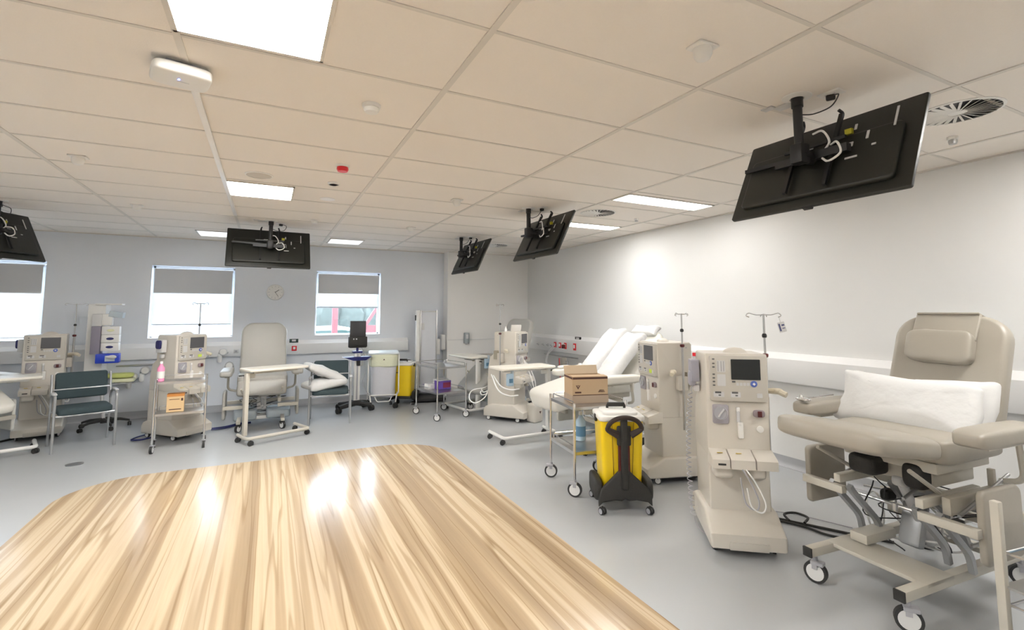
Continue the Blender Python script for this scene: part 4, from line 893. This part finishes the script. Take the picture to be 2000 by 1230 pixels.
MB().box((0, 0, .13), (.14, .14, .08), bev=.02).tube([(-.30, -.12, .09), (0, 0, .13), (.22, -.12, .09)], [.035, .05, .035]).tube([(-.22, .22, .09), (0, 0, .13), (.22, .22, .09)], [.03, .045, .03]).obj('wheeled_base', softblack, t)
for x, y in ((-.30, -.12), (.22, -.12), (-.22, .22), (.2, .22)): caster(t, (x, y, 0), .045, .4, softblack, softblack, .03, True)
MB().tube(spl([(.07, 0, 1.02), (.12, .02, .9), (.14, .02, .6), (.10, 0, .42), (.2, -.02, .25), (.32, 0, .2)]), .005).obj('trailing_cable', greypl, t)

# linen bag stand
t = thing('linen_bag_stand', 'white linen bag with a pale yellow rim on a wheeled frame', 'laundry bag', (1.83, 8.62, 0), R(-10))
MB().slab(rrect(.50, .42, .04, 5, -.21), .03, Matrix.Translation((0, 0, .915)) @ Matrix.Rotation(R(-88), 4, 'X'), .01, 3).obj('lid', mat('lid_pale_blue', (.74, .80, .83), .35), t)
MB().pad((0, 0, .50), (.42, .38, .66), e1=.16, e2=.5, wr=.02, seed=3, f=lambda p: (p.x * (1 + .18 * p.z), p.y * (1 + .15 * p.z), p.z)).obj('bag', bagm, t)
MB().pad((0, 0, .785), (.485, .43, .22), e1=.2, e2=.5, wr=.02, seed=5).obj('bag_rim', yelbag, t)
MB().tube(fil([(-.25, -.16, .90), (-.25, -.16, .24), (-.21, -.20, .22), (.21, -.20, .22), (.25, -.16, .24), (.25, -.16, .90)], .05), .011).tube(fil([(-.22, -.19, .22), (-.20, -.22, .10)], .02), .012).tube(fil([(.22, -.19, .22), (.20, -.22, .10)], .02), .012).tube(fil([(-.25, .18, .90), (-.25, .18, .10)], .02), .011).tube([(.25, .18, .90), (.25, .18, .10)], .011).tube(fil([(-.14, -.21, .20), (-.10, -.24, .12), (.10, -.24, .12), (.14, -.21, .20)], .03), .008).tube([(-.25, .18, .22), (-.22, -.19, .22)], .011).tube([(.25, .18, .22), (.22, -.19, .22)], .011).obj('stand_frame', whitem, t)
for x, y in ((-.20, -.22), (.20, -.22), (-.25, .18), (.25, .18)): caster(t, (x, y, 0), .04, .6, softblack, softblack, .025, True)
MB().slab([(-.015, 0), (.015, 0), (0, .026)], .003, Tm((.0, -.222, .80))).obj('warning_mark', brownp, t)

# tall scale / mattress panel
t = thing('tall_weighing_scale', 'tall narrow white scale with aluminium edges standing against the column', 'scale', (2.72, 8.95, 0), R(-8))
MB().box((0, .05, .88), (.31, .10, 1.5), bev=.01).obj('panel_body', mat('panel_cool_white', (.70, .72, .77), .4), t)
MB().box((-.195, .05, .88), (.07, .14, 1.52), bev=.012).obj('side_housing', whitem, t)
for x in (-.15, .15): MB().box((x, -.015, .88), (.022, .03, 1.53), bev=.003).obj('edge_profile', steel, t)
MB().box((0, -.012, 1.62), (.31, .02, .018)).obj('top_profile', steel, t); MB().box((-.11, -.012, 1.34), (.06, .02, .12), bev=.006).obj('wall_handle', lgrey, t)
MB().box((.19, .02, .96), (.07, .06, .30), bev=.02).obj('side_pocket', whitem, t); MB().box((-.24, .03, 1.50), (.02, .05, .10), bev=.006).obj('latch', blackm, t)
MB().box((0, -.10, .05), (.55, .55, .06), bev=.02).obj('foot_plate', softblack, t)

# ------------------------------------------------------------------ loose things
# jug near machine C
t = thing('fluid_canister', 'white fluid canister with a yellow cap on the floor beside the overbed table', 'canister', (3.58, 6.42, 0), .3)
MB().box((0, 0, .135), (.19, .17, .27), bev=.03, seg=3).cyl((0, 0, .26), (0, 0, .30), .035).obj('canister_body', creamm, t)
MB().cyl((0, 0, .30), (0, 0, .325), .03).obj('canister_cap', mat('cap_yellow', (.75, .7, .15), .5), t)
MB().slab([(-.02, .02), (.02, .02), (0, -.015)], .003, Tm((.03, -.087, .14))).obj('canister_mark', brownp, t)
MB().tube(spl([(0, 0, .32), (-.02, 0, .5), (-.06, .04, .7), (-.12, .1, .88)]), .007).tube(spl([(.01, 0, .32), (.02, 0, .55), (-.03, .05, .75), (-.1, .12, .9)]), .007).obj('canister_tubes', tubem, t)
t = thing('fluid_canister', 'second fluid canister between the two right-hand machines', 'canister', (4.02, 3.55, 0), -.4)
MB().box((0, 0, .135), (.19, .17, .27), bev=.03, seg=3).cyl((0, 0, .26), (0, 0, .30), .035).obj('canister_body', creamm, t); MB().cyl((0, 0, .30), (0, 0, .325), .03).obj('canister_cap', MATS['cap_yellow'], t)
# hanging bottles under table 2 and 3
for loc, lab in [((2.72, 5.50, .70), 'clear blue-labelled bottle hooked under the left end of the white overbed table'), ((3.16, 7.22, .72), 'clear blue bottle hooked on the overbed table by the column')]:
    t = thing('hand_gel_bottle', lab, 'bottle', loc); MB().box((0, 0, .07), (.085, .06, .15), bev=.012).obj('bottle_body', bottlem, t)
    MB().box((0, -.031, .06), (.05, .003, .05)).obj('bottle_label', mat('label_bluegrey', (.10, .22, .34), .5), t); MB().box((.03, 0, .17), (.03, .04, .06), bev=.006).obj('hook_clip', blueg, t)
# hoses draped on table 2 machine
tag(MB().tube(spl([(2.96, 6.60, .70), (2.98, 6.40, .50), (3.12, 6.35, .42), (3.28, 6.37, .41)]), .010).tube(spl([(3.0, 6.62, .68), (3.03, 6.42, .55), (3.15, 6.36, .50), (3.30, 6.37, .50)]), .010).obj('looped_hose', tubem), 'white looped hoses on the side of the machine behind the overbed table', 'hose')
tag(MB().tube(spl([(3.02, 6.95, .46), (2.78, 6.90, .44), (2.70, 6.80, .34), (2.78, 6.76, .28), (2.94, 6.80, .34), (3.02, 6.85, .44)]), .008).obj('looped_hose', tubem), 'round loop of white hose at the left of the machine behind the overbed table', 'hose')
# cables on the floor by machine A
b = MB(); b.tube(spl([(3.30, 2.75, .012), (3.57, 2.62, .012), (3.66, 2.48, .012), (3.74, 2.34, .012), (3.85, 2.14, .012), (3.95, 1.98, .012)]), .010)
b.tube(spl([(3.30, 2.72, .011), (3.55, 2.58, .012), (3.64, 2.42, .012), (3.66, 2.25, .012), (3.80, 2.05, .012)]), .009); b.tube(spl([(3.62, 2.52, .022), (3.68, 2.60, .03), (3.78, 2.58, .03), (3.78, 2.48, .03), (3.68, 2.44, .022)]), .009)
tag(b.obj('power_cable', softblack), 'black cables looped on the floor between the nearest machine and recliner', 'cable')
tag(MB().tube(spl([(3.35, 2.85, .008), (3.7, 2.72, .008), (3.85, 2.50, .008), (3.95, 2.25, .008)]), .004).obj('thin_cable', greypl), 'thin grey cable on the floor by the nearest machine', 'cable')
tag(MB().tube(spl([(-.62, 8.0, .012), (-.45, 8.05, .012), (-.3, 8.18, .012), (-.15, 8.2, .012)]), .009).tube(spl([(-.62, 7.92, .012), (-.45, 7.95, .012), (-.3, 8.1, .012), (-.15, 8.15, .012)]), .009).obj('power_cable', navym), 'dark cables on the floor between the machine with the cart and the upright recliner', 'cable')
tag(MB().tube(spl([(-1.3, 8.05, .012), (-1.42, 7.9, .012), (-1.46, 7.75, .012), (-1.36, 7.7, .012), (-1.25, 7.78, .012)]), .009).obj('power_cable', navym), 'dark cable loop on the floor left of the machine with the cart', 'cable')
tag(MB().tube(spl([(-3.3, 7.9, .012), (-3.0, 8.2, .012), (-2.78, 8.55, .012)]), .012).obj('power_cable', softblack), 'black cable on the floor at the left picture edge', 'cable')
tag(MB().lathe([(.075, .0), (.075, .004), (.06, .005), (.001, .005)]).obj('floor_drain', mat('drain_steel', (.28, .29, .3), .4, .6), loc=(-1.76, 6.83, 0)), 'small round grey drain cover in the floor', 'drain')
# clips & lines on arms
tag(MB().pad((0, 0, .02), (.20, .07, .04), e1=.8, e2=.7).tube([(.1, 0, .02), (.24, .01, .025)], .008).lathe([(.022, 0), (.03, .03), (.02, .05)], (.25, .01, 0)).obj('blood_line_clamp', whitem, loc=(3.45, 5.40, .885)), 'white clamps lying on the arm of the pillow-laden recliner', 'clamp')
tag(MB().pad((0, 0, .012), (.05, .10, .022), e1=.8, e2=.7).tube(spl([(0, .02, .015), (.1, -.01, .02), (.2, .01, .018), (.33, 0, .018)]), .006).lathe([(.012, 0), (.016, .02), (.01, .035)], (.03, .03, 0)).obj('blood_line', chrome, loc=(3.22, 2.10, 1.012)), 'steel clip and clear line on the far arm of the nearest recliner', 'clamp')
# right-wall equipment under the outlets
t = thing('suction_jar', 'grey equipment hanging under the right wall outlets between two recliners', 'suction unit', (XR - .08, 7.55, .55), -PI / 2)
MB().box((0, -.05, .1), (.14, .10, .28), bev=.01).obj('unit_body', mat('khaki_unit', (.36, .34, .29), .5), t); MB().tube(fil([(.10, -.06, 0), (.10, -.06, .2), (.20, -.06, .2), (.20, -.06, 0)], .03), .008).obj('unit_bracket', chrome, t)
tag(MB().tube(spl([(4.80, 7.9, .96), (4.72, 7.95, .85), (4.70, 8.0, .7), (4.75, 8.0, .6)]), .010).tube(spl([(4.80, 7.8, .96), (4.70, 7.88, .85), (4.68, 7.92, .7), (4.75, 7.95, .6)]), .010).obj('grey_hose', lgrey), 'grey hoses drooping from the right wall outlets near the corner', 'hose')
tag(MB().tube([(4.72, 7.55, .78), (4.62, 7.35, .35)], .007).obj('red_hose', redm), 'thin red tube slanting down below the right wall outlets', 'hose')

# things between machines A and B: red topped canisters
for dx, lab in ((0, 'left of two red-capped grey containers seen between the right-hand machines'), (.17, 'right of two red-capped grey containers seen between the right-hand machines')):
    o = thing('red_capped_container', lab, 'container', (XR - .12, 4.72 - dx * 1.4, 1.0), 0, 'red-capped containers on the right wall')
    MB().cyl((0, 0, -.12), (0, 0, .06), .035).obj('container_body', lgrey, o); MB().cyl((0, 0, .06), (0, 0, .10), .038).obj('container_cap', redm, o)

# ------------------------------------------------------------------ world, camera, render look
w = bpy.data.worlds.new('sky'); S.world = w; w.use_nodes = True; bg = w.node_tree.nodes['Background']
sk = w.node_tree.nodes.new('ShaderNodeTexSky'); sk.sky_type = 'HOSEK_WILKIE'; sk.turbidity = 6; sk.ground_albedo = .5; sk.sun_direction = (.3, -.4, .86)
mx = w.node_tree.nodes.new('ShaderNodeMix'); mx.data_type = 'RGBA'; mx.inputs[0].default_value = .75; mx.inputs[7].default_value = (.78, .88, 1, 1)
w.node_tree.links.new(sk.outputs[0], mx.inputs[6]); w.node_tree.links.new(mx.outputs[2], bg.inputs[0]); bg.inputs[1].default_value = 5.0
cam = bpy.data.cameras.new('camera'); co = bpy.data.objects.new('camera', cam); C.objects.link(co)
cam.sensor_width = 36; cam.sensor_fit = 'HORIZONTAL'; cam.lens = 953 / 2000 * 36; cam.shift_y = -.045; cam.clip_start = .05
co.location = (0, 0, 1.6); co.rotation_euler = (R(90 + 5.1), 0, -R(26.55)); S.camera = co
vs = S.view_settings; vs.view_transform = 'Standard'; vs.look = 'None'; vs.gamma = 1; vs.use_curve_mapping = False; vs.exposure = 2.22
